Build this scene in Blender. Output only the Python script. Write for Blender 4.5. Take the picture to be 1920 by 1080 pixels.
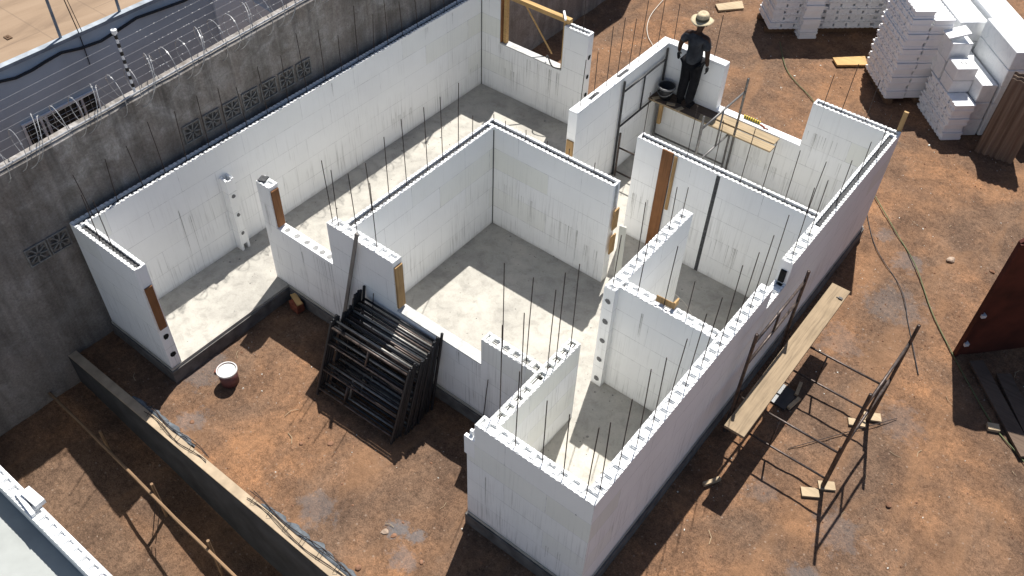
import bpy, bmesh, math, random
from mathutils import Vector, Matrix, noise
random.seed(7)
rnd = random.uniform
R = math.radians
SC = bpy.context.scene
for o in list(bpy.data.objects): bpy.data.objects.remove(o)
COL = SC.collection

# ---------------------------------------------------------------- camera, sky, sun, exposure
cam = bpy.data.objects.new('camera', bpy.data.cameras.new('camera')); COL.objects.link(cam)
cam.location = (9.964797, -3.505259, 10.111497)
cam.rotation_euler = (0.767253, -0.0279399, 0.666093)
cam.data.sensor_width = 36.0; cam.data.lens = 1682.175/1920*36.0
cam.data.clip_start = 0.1; cam.data.clip_end = 600
SC.camera = cam
SUN = Vector((-0.19, 0.535, 1.0)).normalized()
W = bpy.data.worlds.new('World'); SC.world = W; W.use_nodes = True
nt = W.node_tree; bg = nt.nodes['Background']
sky = nt.nodes.new('ShaderNodeTexSky'); sky.sky_type = 'NISHITA'; sky.sun_disc = False
sky.sun_elevation = math.asin(SUN.z); sky.sun_rotation = math.atan2(SUN.x, SUN.y)
sky.altitude = 1200; sky.air_density = 1.0; sky.dust_density = 2.5; sky.ozone_density = 0.9
nt.links.new(sky.outputs[0], bg.inputs[0]); bg.inputs[1].default_value = 0.064
sd = bpy.data.lights.new('sun', 'SUN'); sd.energy = 5.0; sd.angle = R(0.53); sd.color = (1.0, 0.965, 0.91)
so = bpy.data.objects.new('sun', sd); COL.objects.link(so)
so.rotation_euler = SUN.to_track_quat('Z', 'Y').to_euler(); so.location = (0, 5, 20)
SC.view_settings.view_transform = 'Standard'; SC.view_settings.look = 'None'
SC.view_settings.exposure = 0.58; SC.view_settings.gamma = 1.0
SC.render.engine = 'CYCLES'
SC.cycles.max_bounces = 8; SC.cycles.diffuse_bounces = 5

# ---------------------------------------------------------------- material helpers
class NT:
    def __init__(s, name, rough=0.9, spec=0.3):
        s.m = bpy.data.materials.new(name); s.m.use_nodes = True
        s.t = s.m.node_tree; s.b = s.t.nodes['Principled BSDF']
        s.b.inputs['Roughness'].default_value = rough
        s.b.inputs['Specular IOR Level'].default_value = spec
        s.geo = None
    def n(s, ty, **kw):
        nd = s.t.nodes.new(ty)
        for k, v in kw.items():
            if k in nd.inputs: nd.inputs[k].default_value = v
            else: setattr(nd, k, v)
        return nd
    def l(s, a, b): s.t.links.new(a, b)
    def pos(s):
        if not s.geo: s.geo = s.n('ShaderNodeNewGeometry')
        return s.geo.outputs['Position']
    def obj(s): return s.n('ShaderNodeTexCoord').outputs['Object']
    def map(s, src, scale=(1,1,1), loc=(0,0,0), rot=(0,0,0)):
        m = s.n('ShaderNodeMapping'); s.l(src, m.inputs[0])
        m.inputs['Scale'].default_value = scale; m.inputs['Location'].default_value = loc; m.inputs['Rotation'].default_value = rot
        return m.outputs[0]
    def noise(s, src, scale, detail=4, rough=0.55, dist=0.0):
        n = s.n('ShaderNodeTexNoise'); s.l(src, n.inputs['Vector'])
        n.inputs['Scale'].default_value = scale; n.inputs['Detail'].default_value = detail
        n.inputs['Roughness'].default_value = rough; n.inputs['Distortion'].default_value = dist
        return n.outputs['Fac']
    def ramp(s, src, stops):
        r = s.n('ShaderNodeValToRGB'); s.l(src, r.inputs[0])
        e = r.color_ramp.elements
        while len(e) > len(stops): e.remove(e[-1])
        while len(e) < len(stops): e.new(1)
        for i, (p, c) in enumerate(stops):
            e[i].position = p
            e[i].color = (c, c, c, 1) if isinstance(c, (int, float)) else (*c, 1)
        return r.outputs[0]
    def math(s, op, a, b=None, clamp=False):
        m = s.n('ShaderNodeMath', operation=op); m.use_clamp = clamp
        for i, v in enumerate((a, b)):
            if v is None: continue
            if isinstance(v, (int, float)): m.inputs[i].default_value = v
            else: s.l(v, m.inputs[i])
        return m.outputs[0]
    def mix(s, fac, a, b, mode='MIX'):
        m = s.n('ShaderNodeMix', data_type='RGBA', blend_type=mode)
        for idx, v in ((0, fac), (6, a), (7, b)):
            if isinstance(v, (int, float)): m.inputs[idx].default_value = v
            elif isinstance(v, tuple): m.inputs[idx].default_value = (*v, 1)
            else: s.l(v, m.inputs[idx])
        return m.outputs[2]
    def bump(s, h, strength=0.3, dist=0.01):
        b = s.n('ShaderNodeBump'); b.inputs['Strength'].default_value = strength; b.inputs['Distance'].default_value = dist
        s.l(h, b.inputs['Height']); s.l(b.outputs[0], s.b.inputs['Normal'])
    def col(s, c):
        if isinstance(c, tuple): s.b.inputs['Base Color'].default_value = (*c, 1)
        else: s.l(c, s.b.inputs['Base Color'])
        return s.m

def simple(name, c, rough=0.8, var=0.15, scale=8, spec=0.3, metal=0.0, c2=None, bump=0.15):
    k = NT(name, rough, spec); k.b.inputs['Metallic'].default_value = metal
    f = k.noise(k.pos(), scale, 5)
    lo = tuple(x*(1-var) for x in c); hi = c2 if c2 else tuple(min(1, x*(1+var)) for x in c)
    k.col(k.ramp(f, [(0.3, lo), (0.7, hi)]))
    if bump: k.bump(k.noise(k.pos(), scale*6, 3), bump, 0.004)
    return k.m

def wood(name, c, axis=0, dark=0.55, rough=0.85):
    k = NT(name, rough, 0.25)
    s = [34, 34, 34]; s[axis] = 1.6
    v = k.map(k.pos(), tuple(s))
    g = k.noise(v, 1.0, 6, 0.65, 0.6)
    big = k.noise(k.pos(), 3.0, 3)
    base = k.ramp(g, [(0.25, tuple(x*dark for x in c)), (0.5, c), (0.8, tuple(min(1, x*1.22) for x in c))])
    base = k.mix(k.math('MULTIPLY', k.ramp(big, [(0.45, 0.0), (0.7, 1.0)]), 0.35), base, tuple(x*0.5 for x in c))
    k.col(base); k.bump(g, 0.4, 0.004)
    return k.m

def soil_mat():
    k = NT('soil', 0.95, 0.15); p = k.pos()
    big = k.noise(p, 0.45, 4, 0.55, 0.4); mid = k.noise(p, 1.9, 6, 0.62, 0.3); fine = k.noise(p, 15, 8, 0.72); tiny = k.noise(p, 55, 6, 0.8)
    a = k.ramp(mid, [(0.28, (0.135, 0.079, 0.049)), (0.46, (0.200, 0.113, 0.066)), (0.58, (0.260, 0.142, 0.078)), (0.74, (0.345, 0.178, 0.090))])
    b = k.ramp(mid, [(0.28, (0.105, 0.067, 0.047)), (0.55, (0.165, 0.105, 0.070)), (0.74, (0.228, 0.142, 0.092))])
    c = k.mix(k.ramp(big, [(0.42, 0.0), (0.6, 1.0)]), b, a)
    c = k.mix(1.0, c, k.ramp(fine, [(0.30, (0.55, 0.54, 0.53)), (0.5, (0.98, 0.98, 0.98)), (0.72, (1.35, 1.33, 1.30))]), 'MULTIPLY')
    c = k.mix(1.0, c, k.ramp(tiny, [(0.30, (0.36, 0.34, 0.33)), (0.5, (1, 1, 1)), (0.72, (1.65, 1.6, 1.55))]), 'MULTIPLY')
    # tyre and drag streaks on the open ground to the right of the house
    st = k.noise(k.map(p, (0.9, 0.28, 1), rot=(0, 0, R(-38))), 1.6, 5, 0.6, 0.5)
    c = k.mix(k.math('MULTIPLY', k.ramp(st, [(0.54, 0.0), (0.66, 1.0)]), 0.42), c, (0.30, 0.165, 0.088))
    # pale dust
    du = k.noise(p, 1.3, 7, 0.75)
    c = k.mix(k.math('MULTIPLY', k.ramp(du, [(0.60, 0.0), (0.75, 1.0)]), 0.40), c, (0.235, 0.165, 0.12))
    # spilled cement, each spill where it lies
    dist = k.noise(p, 5.5, 6, 0.7)
    for (x, y, r, st_) in ((5.50, 0.25, 0.16, .75), (5.78, 0.32, 0.13, .65), (5.86, 0.02, 0.2, .45), (4.52, -0.17, .28, .4), (8.75, 9.3, .3, .4), (8.2, 9.7, .2, .35),
                           (9.93, 5.99, .35, .25), (9.94, 3.78, .35, .3), (9.9, 2.9, .3, .4), (8.9, 3.7, .22, .25), (8.6, 6.9, .4, .25), (2.2, -0.3, .25, .45), (1.5, .35, .4, .35), (8.98, 8.2, .5, .3)):
        d = k.n('ShaderNodeVectorMath', operation='DISTANCE'); k.l(p, d.inputs[0]); d.inputs[1].default_value = (x, y, -0.28)
        q = k.math('ADD', k.math('DIVIDE', d.outputs['Value'], r), k.math('MULTIPLY', k.math('SUBTRACT', dist, 0.5), 3.2))
        f = k.math('MULTIPLY', k.ramp(q, [(0.55, 1.0), (1.0, 0.0)]), st_)
        c = k.mix(k.math('MULTIPLY', f, 0.8), c, (0.15, 0.165, 0.18))
    # pale grit
    vo = k.n('ShaderNodeTexVoronoi', feature='F1'); k.l(p, vo.inputs['Vector']); vo.inputs['Scale'].default_value = 15
    sep = k.n('ShaderNodeSeparateColor'); k.l(vo.outputs['Color'], sep.inputs[0])
    th = k.math('MULTIPLY', k.ramp(sep.outputs[0], [(0.5, 0.0), (1.0, 1.0)]), 0.24)
    g = k.math('LESS_THAN', vo.outputs['Distance'], th)
    c = k.mix(k.math('MULTIPLY', g, 0.5), c, (0.33, 0.25, 0.19))
    k.col(c)
    h = k.math('ADD', k.math('MULTIPLY', fine, 0.7), k.math('MULTIPLY', tiny, 0.45))
    k.bump(h, 0.9, 0.035)
    return k.m

def eps_wall_mat():
    k = NT('foam_block_wall', 0.85, 0.15); p = k.pos()
    sp = k.n('ShaderNodeSeparateXYZ'); k.l(p, sp.inputs[0])
    u = k.math('ADD', sp.outputs[0], sp.outputs[1])
    cb = k.n('ShaderNodeCombineXYZ'); k.l(u, cb.inputs[0]); k.l(sp.outputs[2], cb.inputs[1])
    v = cb.outputs[0]
    def brick(w, h, ms, c1, c2, mc, bias=0.0):
        b = k.n('ShaderNodeTexBrick'); k.l(v, b.inputs['Vector'])
        b.inputs['Scale'].default_value = 1; b.inputs['Mortar Size'].default_value = ms; b.inputs['Mortar Smooth'].default_value = 0.3
        b.inputs['Brick Width'].default_value = w; b.inputs['Row Height'].default_value = h; b.inputs['Bias'].default_value = bias
        b.inputs['Color1'].default_value = (*c1, 1); b.inputs['Color2'].default_value = (*c2, 1); b.inputs['Mortar'].default_value = (*mc, 1)
        return b
    b1 = brick(1.17, 0.39, 0.0042, (0, 0, 0), (1, 1, 1), (0, 0, 0))
    sepc = k.n('ShaderNodeSeparateColor'); k.l(b1.outputs['Color'], sepc.inputs[0])
    tint = k.ramp(sepc.outputs[0], [(0.0, (0.86, 0.865, 0.86)), (0.45, (0.875, 0.88, 0.87)), (0.88, (0.85, 0.855, 0.84)), (0.95, (0.83, 0.835, 0.80)), (1.0, (0.79, 0.795, 0.73))])
    cloud = k.noise(p, 2.2, 4)
    c = k.mix(0.8, tint, k.ramp(cloud, [(0.3, 0.94), (0.7, 1.0)]), 'MULTIPLY')
    # fastening strips, hardly visible
    b2 = brick(0.195, 0.39, 0.010, (1, 1, 1), (1, 1, 1), (0, 0, 0))
    sm = k.ramp(k.noise(p, 3.1, 3), [(0.42, 0.0), (0.65, 1.0)])
    c = k.mix(k.math('MULTIPLY', k.math('MULTIPLY', b2.outputs['Fac'], sm), 0.10), c, (0.5, 0.5, 0.47))
    # joints, broken up along their length
    jb = k.ramp(k.noise(k.map(p, (2.2, 2.2, 4)), 1.0, 5, 0.75), [(0.36, 0.04), (0.62, 1.0)])
    dots = k.ramp(k.noise(k.map(v, (22, 6, 1)), 1.0, 2), [(0.40, 0.45), (0.60, 1.0)])
    jf = k.math('MULTIPLY', k.math('MULTIPLY', b1.outputs['Fac'], jb), dots)
    c = k.mix(k.math('MULTIPLY', jf, 0.62), c, (0.16, 0.16, 0.16))
    # grout runs: narrow vertical streaks, mostly low on the walls
    sv = k.noise(k.map(v, (30, 0.9, 1)), 1.0, 3, 0.6)
    sv2 = k.noise(k.map(v, (11, 0.5, 1), (5.3, 2.1, 0)), 1.0, 3, 0.6)
    zone = k.ramp(k.noise(k.map(v, (1.1, 1.5, 1)), 1.0, 3), [(0.40, 0.0), (0.62, 1.0)])
    low = k.ramp(k.math('DIVIDE', sp.outputs[2], 2.0), [(0.02, 1.0), (0.30, 0.75), (0.60, 0.35), (0.95, 0.05)])
    s1 = k.math('MULTIPLY', k.math('MULTIPLY', k.ramp(sv, [(0.52, 0.0), (0.64, 1.0)]), zone), low)
    c = k.mix(k.math('MULTIPLY', s1, 0.50), c, (0.33, 0.325, 0.31))
    s2 = k.math('MULTIPLY', k.math('MULTIPLY', k.ramp(sv2, [(0.62, 0.0), (0.70, 1.0)]), zone), low)
    c = k.mix(k.math('MULTIPLY', s2, 0.6), c, (0.27, 0.265, 0.25))
    # soiled foot of the wall
    ft = k.ramp(k.math('ADD', sp.outputs[2], k.math('MULTIPLY', k.noise(p, 6, 5), 0.14)), [(0.05, 1.0), (0.15, 0.0)])
    c = k.mix(k.math('MULTIPLY', ft, 0.5), c, (0.36, 0.345, 0.32))
    k.col(c)
    k.bump(k.math('SUBTRACT', k.noise(p, 160, 2), k.math('MULTIPLY', b1.outputs['Fac'], 1.2)), 0.12, 0.004)
    return k.m

def eps_plain_mat(name='foam_white', c=(0.87, 0.875, 0.875)):
    k = NT(name, 0.7, 0.25); p = k.pos()
    f = k.noise(p, 5, 4); k.col(k.ramp(f, [(0.3, tuple(x*0.93 for x in c)), (0.7, c)]))
    k.bump(k.noise(p, 150, 2), 0.1, 0.003); return k.m

def film_mat():
    k = NT('film_over_foam', 0.32, 0.5); p = k.pos()
    f = k.noise(p, 7, 5, 0.6, 1.0); k.col(k.ramp(f, [(0.3, (0.70, 0.72, 0.72)), (0.5, (0.80, 0.81, 0.81)), (0.75, (0.83, 0.83, 0.82))]))
    k.bump(k.noise(k.map(p, (14, 14, 3)), 1.0, 4, 0.6, 1.5), 0.5, 0.02); return k.m

def floor_mat():
    k = NT('concrete_floor', 0.8, 0.3); p = k.pos()
    a = k.noise(p, 0.9, 5, 0.6, 0.6); b = k.noise(p, 5, 7, 0.68, 0.4); f = k.noise(p, 40, 4)
    c = k.ramp(a, [(0.30, (0.31, 0.295, 0.265)), (0.5, (0.41, 0.39, 0.345)), (0.68, (0.48, 0.45, 0.395))])
    c = k.mix(1.0, c, k.ramp(b, [(0.28, 0.72), (0.5, 0.99), (0.75, 1.12)]), 'MULTIPLY')
    c = k.mix(k.math('MULTIPLY', k.ramp(k.noise(p, 2.1, 6, 0.7, 1.2), [(0.60, 0.0), (0.70, 1.0)]), 0.35), c, (0.22, 0.21, 0.20))
    c = k.mix(1.0, c, k.ramp(f, [(0.3, 0.93), (0.7, 1.05)]), 'MULTIPLY')
    vv = k.n('ShaderNodeTexVoronoi', feature='F1'); k.l(p, vv.inputs['Vector']); vv.inputs['Scale'].default_value = 5
    c = k.mix(k.math('MULTIPLY', k.math('LESS_THAN', vv.outputs['Distance'], 0.06), 0.5), c, (0.17, 0.16, 0.15))
    k.col(c); k.bump(k.math('ADD', b, k.math('MULTIPLY', f, 0.3)), 0.25, 0.01); return k.m

def old_concrete_mat():
    k = NT('old_concrete_wall', 0.95, 0.15); p = k.pos()
    a = k.noise(p, 0.8, 5, 0.6, 0.8); b = k.noise(p, 3.2, 7, 0.7, 0.5); f = k.noise(p, 30, 5, 0.7)
    v = k.noise(k.map(p, (4, 4, 0.35)), 1.0, 5, 0.6, 0.4)
    c = k.ramp(b, [(0.30, (0.17, 0.152, 0.135)), (0.46, (0.29, 0.268, 0.243)), (0.60, (0.41, 0.39, 0.368)), (0.74, (0.56, 0.54, 0.52))])
    c = k.mix(k.ramp(a, [(0.42, 0.0), (0.62, 0.6)]), c, (0.21, 0.175, 0.15))
    sp = k.n('ShaderNodeSeparateXYZ'); k.l(p, sp.inputs[0])
    zz = k.math('ADD', sp.outputs[2], k.math('MULTIPLY', k.noise(p, 1.6, 5), 0.5))
    c = k.mix(k.math('MULTIPLY', k.ramp(k.math('DIVIDE', zz, 4.0), [(0.64, 1.0), (0.675, 0.0)]), 0.55), c, (0.20, 0.172, 0.150))
    c = k.mix(1.0, c, k.ramp(v, [(0.32, 0.62), (0.55, 1.0), (0.7, 1.1)]), 'MULTIPLY')
    c = k.mix(1.0, c, k.ramp(f, [(0.3, 0.75), (0.7, 1.2)]), 'MULTIPLY')
    cr = k.noise(k.map(p, (1, 1, 1.6)), 1.1, 9, 0.85, 1.2)
    line = k.math('LESS_THAN', k.math('ABSOLUTE', k.math('SUBTRACT', cr, 0.5)), 0.004)
    c = k.mix(k.math('MULTIPLY', line, 0.45), c, (0.05, 0.045, 0.04))
    dr = k.noise(k.map(p, (1, 9, 0.22)), 1.0, 4, 0.6)
    hi = k.ramp(k.math('DIVIDE', sp.outputs[2], 4.0), [(0.45, 0.0), (0.78, 1.0)])
    c = k.mix(k.math('MULTIPLY', k.math('MULTIPLY', k.ramp(dr, [(0.52, 0.0), (0.66, 1.0)]), hi), 0.5), c, (0.10, 0.095, 0.09))
    k.col(c); k.bump(k.math('ADD', b, k.math('MULTIPLY', f, 0.4)), 0.5, 0.02); return k.m

M = {}
M['soil'] = soil_mat(); M['eps'] = eps_wall_mat(); M['foam'] = eps_plain_mat(); M['film'] = film_mat()
M['foamdirty'] = eps_plain_mat('foam_off_white', (0.66, 0.66, 0.60))
M['floor'] = floor_mat(); M['oldwall'] = old_concrete_mat()
M['core'] = simple('grout_core', (0.075, 0.076, 0.078), 0.95, 0.45, 22, 0.2, bump=0.8)
M['sillgrout'] = simple('sill_grout', (0.27, 0.27, 0.265), 0.9, 0.25, 16, 0.2, bump=0.4)
M['dropping'] = simple('mortar_dropping', (0.22, 0.215, 0.205), 0.95, 0.4, 9, 0.2)
M['sillcement'] = simple('sill_cement', (0.50, 0.50, 0.485), 0.9, 0.25, 9, 0.2, bump=0.4)
M['grout_pale'] = simple('grout_pale', (0.42, 0.42, 0.41), 0.9, 0.25, 16, 0.2, bump=0.4)
M['footing'] = simple('footing_concrete', (0.13, 0.122, 0.115), 0.95, 0.35, 6, 0.2, bump=0.6)
M['hole'] = simple('grout_in_cavity', (0.17, 0.17, 0.17), 0.95, 0.3, 30, 0.1)
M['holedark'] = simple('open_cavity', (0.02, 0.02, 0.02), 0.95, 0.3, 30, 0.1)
M['rebar'] = simple('rusted_bar', (0.055, 0.040, 0.034), 0.7, 0.35, 30, 0.4, 0.3)
M['steel'] = simple('scaffold_steel_worn', (0.075, 0.060, 0.054), 0.5, 0.5, 14, 0.5, 0.5, c2=(0.15, 0.115, 0.10))
M['steelgrey'] = simple('scaffold_steel_grey', (0.16, 0.155, 0.15), 0.5, 0.4, 18, 0.5, 0.5)
M['steelblack'] = simple('scaffold_paint_black', (0.022, 0.023, 0.026), 0.45, 0.3, 20, 0.5, 0.2)
M['steelpale'] = simple('scaffold_steel_pale', (0.27, 0.255, 0.23), 0.5, 0.35, 20, 0.5, 0.4)  # sunlight on the stacked bars put into a paler steel colour
M['wire'] = simple('galvanised_wire', (0.40, 0.40, 0.40), 0.45, 0.3, 30, 0.6, 0.4, bump=0)
M['plankx'] = wood('scaffold_plank_x', (0.36, 0.275, 0.17), 0); M['planky'] = wood('scaffold_plank_y', (0.30, 0.225, 0.145), 1)
M['plankdark'] = wood('dirty_plank', (0.13, 0.09, 0.065), 0)  # dirt on the worker's plank, painted shade on the planks by the red panel
M['boardz'] = wood('stop_board_brown', (0.23, 0.105, 0.045), 2); M['boardtan'] = wood('stop_board_tan', (0.38, 0.24, 0.11), 2)
M['timberx'] = wood('timber_x', (0.52, 0.33, 0.14), 0); M['timberz'] = wood('timber_z', (0.46, 0.30, 0.14), 2); M['timberdark'] = wood('timber_dark', (0.14, 0.085, 0.05), 2)
M['battenz'] = wood('weathered_batten', (0.23, 0.21, 0.19), 2)
M['pole'] = wood('pine_pole', (0.26, 0.165, 0.095), 0)
M['ply'] = wood('ply_offcut', (0.44, 0.34, 0.22), 0, 0.75)
M['tar'] = simple('dark_rendered_wall', (0.06, 0.062, 0.066), 0.9, 0.3, 3, 0.2, bump=0.4)  # near-black base: the shade on the wall face is put into the colour
M['plaster'] = simple('plastered_coping', (0.40, 0.315, 0.22), 0.95, 0.2, 5, 0.1, bump=0.4)
M['slurry'] = simple('grey_slurry', (0.10, 0.115, 0.13), 0.8, 0.35, 14, 0.3, bump=0.8)
M['facade'] = simple('blue_grey_paint', (0.56, 0.62, 0.67), 0.85, 0.12, 1.3, 0.2, bump=0.1)
M['facadelight'] = simple('pale_grey_paint', (0.82, 0.86, 0.88), 0.85, 0.1, 1.3, 0.2, bump=0.1)
M['coping'] = simple('painted_coping', (0.30, 0.33, 0.36), 0.8, 0.3, 5, 0.2)
M['black'] = simple('black_plastic', (0.014, 0.014, 0.015), 0.5, 0.3, 12, 0.4)
M['cable'] = simple('black_cable', (0.02, 0.022, 0.026), 0.6, 0.3, 12, 0.4, bump=0)
M['glass'] = simple('dark_window_glass', (0.012, 0.014, 0.016), 0.12, 0.3, 2, 0.6, bump=0)
M['whiteframe'] = simple('white_window_frame', (0.82, 0.83, 0.84), 0.6, 0.1, 6, 0.3)
M['shirt'] = simple('charcoal_cloth', (0.040, 0.042, 0.048), 0.95, 0.5, 7, 0.1, bump=1.0)
M['trousers'] = simple('black_cloth', (0.012, 0.012, 0.014), 0.95, 0.35, 9, 0.1, bump=0.5)
M['skin'] = simple('skin', (0.050, 0.027, 0.018), 0.65, 0.15, 9, 0.2)
M['straw'] = simple('straw_hat', (0.50, 0.42, 0.28), 0.9, 0.18, 45, 0.2, bump=0.6)
M['hatband'] = simple('hat_band', (0.09, 0.085, 0.06), 0.9, 0.2, 20, 0.2)
M['glove'] = simple('black_glove', (0.016, 0.016, 0.017), 0.8, 0.3, 20, 0.3)
M['bucketred'] = simple('maroon_bucket', (0.13, 0.055, 0.055), 0.6, 0.35, 9, 0.4)
M['water'] = simple('cement_water', (0.50, 0.53, 0.50), 0.35, 0.12, 14, 0.5, bump=0.1)
M['rim'] = simple('pale_rim', (0.60, 0.585, 0.57), 0.7, 0.15, 14, 0.3)
M['rimgrey'] = simple('grey_rim', (0.22, 0.22, 0.22), 0.6, 0.2, 14, 0.3)
M['brick'] = simple('red_brick', (0.20, 0.062, 0.036), 0.9, 0.3, 18, 0.2, bump=0.5)
M['yellow'] = simple('yellow_paint', (0.72, 0.53, 0.03), 0.5, 0.1, 10, 0.4)
M['hose'] = simple('green_hose', (0.10, 0.12, 0.05), 0.6, 0.3, 6, 0.3, bump=0)
M['whitecord'] = simple('white_cord', (0.7, 0.66, 0.58), 0.7, 0.1, 6, 0.3, bump=0)
M['stone'] = simple('pale_stone', (0.33, 0.25, 0.19), 0.95, 0.35, 12, 0.1, bump=0.5)
M['stoneb'] = simple('brown_stone', (0.22, 0.12, 0.075), 0.95, 0.35, 12, 0.1, bump=0.5)
M['redsteel'] = simple('rust_red_steel', (0.085, 0.020, 0.011), 0.7, 0.45, 2.5, 0.3, bump=0.2)
M['slab2'] = simple('pale_slab', (0.35, 0.365, 0.35), 0.85, 0.12, 2.0, 0.2, bump=0.2)
M['deck'] = None
def deck_mat():
    k = NT('tan_roof_deck', 0.9, 0.2); p = k.pos()
    a = k.noise(k.map(p, (2.2, 0.5, 1)), 1.0, 5, 0.6, 0.8)
    c = k.ramp(a, [(0.3, (0.20, 0.140, 0.095)), (0.5, (0.275, 0.195, 0.130)), (0.75, (0.33, 0.24, 0.165))])
    br = k.n('ShaderNodeTexBrick'); k.l(p, br.inputs['Vector']); br.inputs['Scale'].default_value = 1; br.inputs['Brick Width'].default_value = 3; br.inputs['Row Height'].default_value = 0.9; br.inputs['Mortar Size'].default_value = 0.012
    c = k.mix(k.math('MULTIPLY', br.outputs['Fac'], 0.35), c, (0.15, 0.11, 0.08))
    k.col(c); k.bump(k.noise(p, 30, 4), 0.2, 0.01); return k.m
M['deck'] = deck_mat()
def ribbed_mat():
    k = NT('brown_fibre_sheet', 0.9, 0.15); p = k.obj()
    v = k.noise(k.map(p, (7, 7, 0.25)), 1.0, 5, 0.6, 0.3)
    k.col(k.ramp(v, [(0.3, (0.12, 0.085, 0.062)), (0.5, (0.21, 0.158, 0.12)), (0.7, (0.30, 0.235, 0.18))])); k.bump(v, 0.3, 0.01); return k.m
M['ribbed'] = ribbed_mat()

# ---------------------------------------------------------------- mesh helpers
class MB:
    def __init__(s): s.v = []; s.f = []
    def box(s, x0, y0, z0, x1, y1, z1):
        b = len(s.v)
        s.v += [(x0,y0,z0),(x1,y0,z0),(x1,y1,z0),(x0,y1,z0),(x0,y0,z1),(x1,y0,z1),(x1,y1,z1),(x0,y1,z1)]
        s.f += [(b,b+3,b+2,b+1),(b+4,b+5,b+6,b+7),(b,b+1,b+5,b+4),(b+1,b+2,b+6,b+5),(b+2,b+3,b+7,b+6),(b+3,b,b+4,b+7)]
        return s
    def obox(s, c, ux, uy, uz, lx, ly, lz):
        """oriented box: centre c, axes ux uy uz, full lengths lx ly lz"""
        c = Vector(c); ux = Vector(ux).normalized()*lx/2; uy = Vector(uy).normalized()*ly/2; uz = Vector(uz).normalized()*lz/2
        b = len(s.v)
        for q in ((-1,-1,-1),(1,-1,-1),(1,1,-1),(-1,1,-1),(-1,-1,1),(1,-1,1),(1,1,1),(-1,1,1)):
            s.v.append(tuple(c + ux*q[0] + uy*q[1] + uz*q[2]))
        s.f += [(b,b+3,b+2,b+1),(b+4,b+5,b+6,b+7),(b,b+1,b+5,b+4),(b+1,b+2,b+6,b+5),(b+2,b+3,b+7,b+6),(b+3,b,b+4,b+7)]
        return s
    def tube(s, pts, r, n=6, cap=True, r1=None):
        pts = [Vector(p) for p in pts]; rings = []
        up = Vector((0, 0, 1)); last = None
        for i, p in enumerate(pts):
            d = (pts[min(i+1, len(pts)-1)] - pts[max(i-1, 0)]).normalized()
            if last is None:
                a = d.cross(up)
                if a.length < 0.05: a = d.cross(Vector((1, 0, 0)))
            else:
                a = last - d*last.dot(d)
            a.normalize(); last = a; bb = d.cross(a)
            rr = r if r1 is None else r + (r1-r)*i/(len(pts)-1)
            base = len(s.v)
            for k in range(n):
                t = 2*math.pi*k/n
                s.v.append(tuple(p + a*math.cos(t)*rr + bb*math.sin(t)*rr))
            rings.append(base)
        for i in range(len(rings)-1):
            for k in range(n):
                s.f.append((rings[i]+k, rings[i]+(k+1)%n, rings[i+1]+(k+1)%n, rings[i+1]+k))
        if cap:
            s.f.append(tuple(rings[0]+k for k in range(n))[::-1]); s.f.append(tuple(rings[-1]+k for k in range(n)))
        return s
    def lathe(s, prof, c=(0,0,0), n=24, cap0=True, cap1=True):
        rings = []
        for r, z in prof:
            b = len(s.v); rings.append(b)
            for k in range(n):
                t = 2*math.pi*k/n; s.v.append((c[0]+r*math.cos(t), c[1]+r*math.sin(t), c[2]+z))
        for i in range(len(rings)-1):
            for k in range(n): s.f.append((rings[i]+k, rings[i]+(k+1)%n, rings[i+1]+(k+1)%n, rings[i+1]+k))
        if cap0: s.f.append(tuple(rings[0]+k for k in range(n))[::-1])
        if cap1: s.f.append(tuple(rings[-1]+k for k in range(n)))
        return s
    def prism(s, poly, z0, z1):
        b = len(s.v); n = len(poly)
        s.v += [(x, y, z0) for x, y in poly] + [(x, y, z1) for x, y in poly]
        s.f += [tuple(range(b+n-1, b-1, -1)), tuple(range(b+n, b+2*n))]
        for i in range(n): s.f.append((b+i, b+(i+1)%n, b+n+(i+1)%n, b+n+i))
        return s
    def build(s, name, mat, parent=None, smooth=False, bevel=0.0):
        off = Vector((0, 0, 0)); p = parent
        if parent is not None: off = parent['_w'] if '_w' in parent else Vector((0,0,0)); off = Vector(off)
        me = bpy.data.meshes.new(name)
        me.from_pydata([(v[0]-off[0], v[1]-off[1], v[2]-off[2]) for v in s.v], [], s.f); me.update()
        me.materials.append(mat)
        if smooth: me.polygons.foreach_set('use_smooth', [True]*len(me.polygons))
        o = bpy.data.objects.new(name, me); COL.objects.link(o)
        if parent is not None:
            o.parent = parent; WP[o.name] = tuple(off)
        if bevel:
            b = o.modifiers.new('bevel', 'BEVEL'); b.width = bevel; b.segments = 2; b.limit_method = 'ANGLE'
        return o
WP = {}
def _b(self, name, mat, parent=None, smooth=False, bevel=0.0, label=None):
    off = Vector(WP[parent.name]) if parent is not None else Vector((0, 0, 0))
    me = bpy.data.meshes.new(name)
    if parent is None and s_origin.get('o') is not None: off = Vector(s_origin['o'])
    me.from_pydata([tuple(Vector(v)-off) for v in self.v], [], self.f); me.update()
    me.materials.append(mat)
    if smooth: me.polygons.foreach_set('use_smooth', [True]*len(me.polygons))
    o = bpy.data.objects.new(name, me); COL.objects.link(o)
    WP[o.name] = tuple(off)
    if parent is not None: o.parent = parent
    else: o.location = off
    if bevel:
        b = o.modifiers.new('bevel', 'BEVEL'); b.width = bevel; b.segments = 2; b.limit_method = 'ANGLE'
    if label: o['label'] = label
    return o
s_origin = {}
MB.build = _b
def tag(o, label, cat, group=None, kind=None):
    o['label'] = label; o['category'] = cat
    if group: o['group'] = group
    if kind: o['kind'] = kind
    return o
def struct(o): o['kind'] = 'structure'; return o
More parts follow.
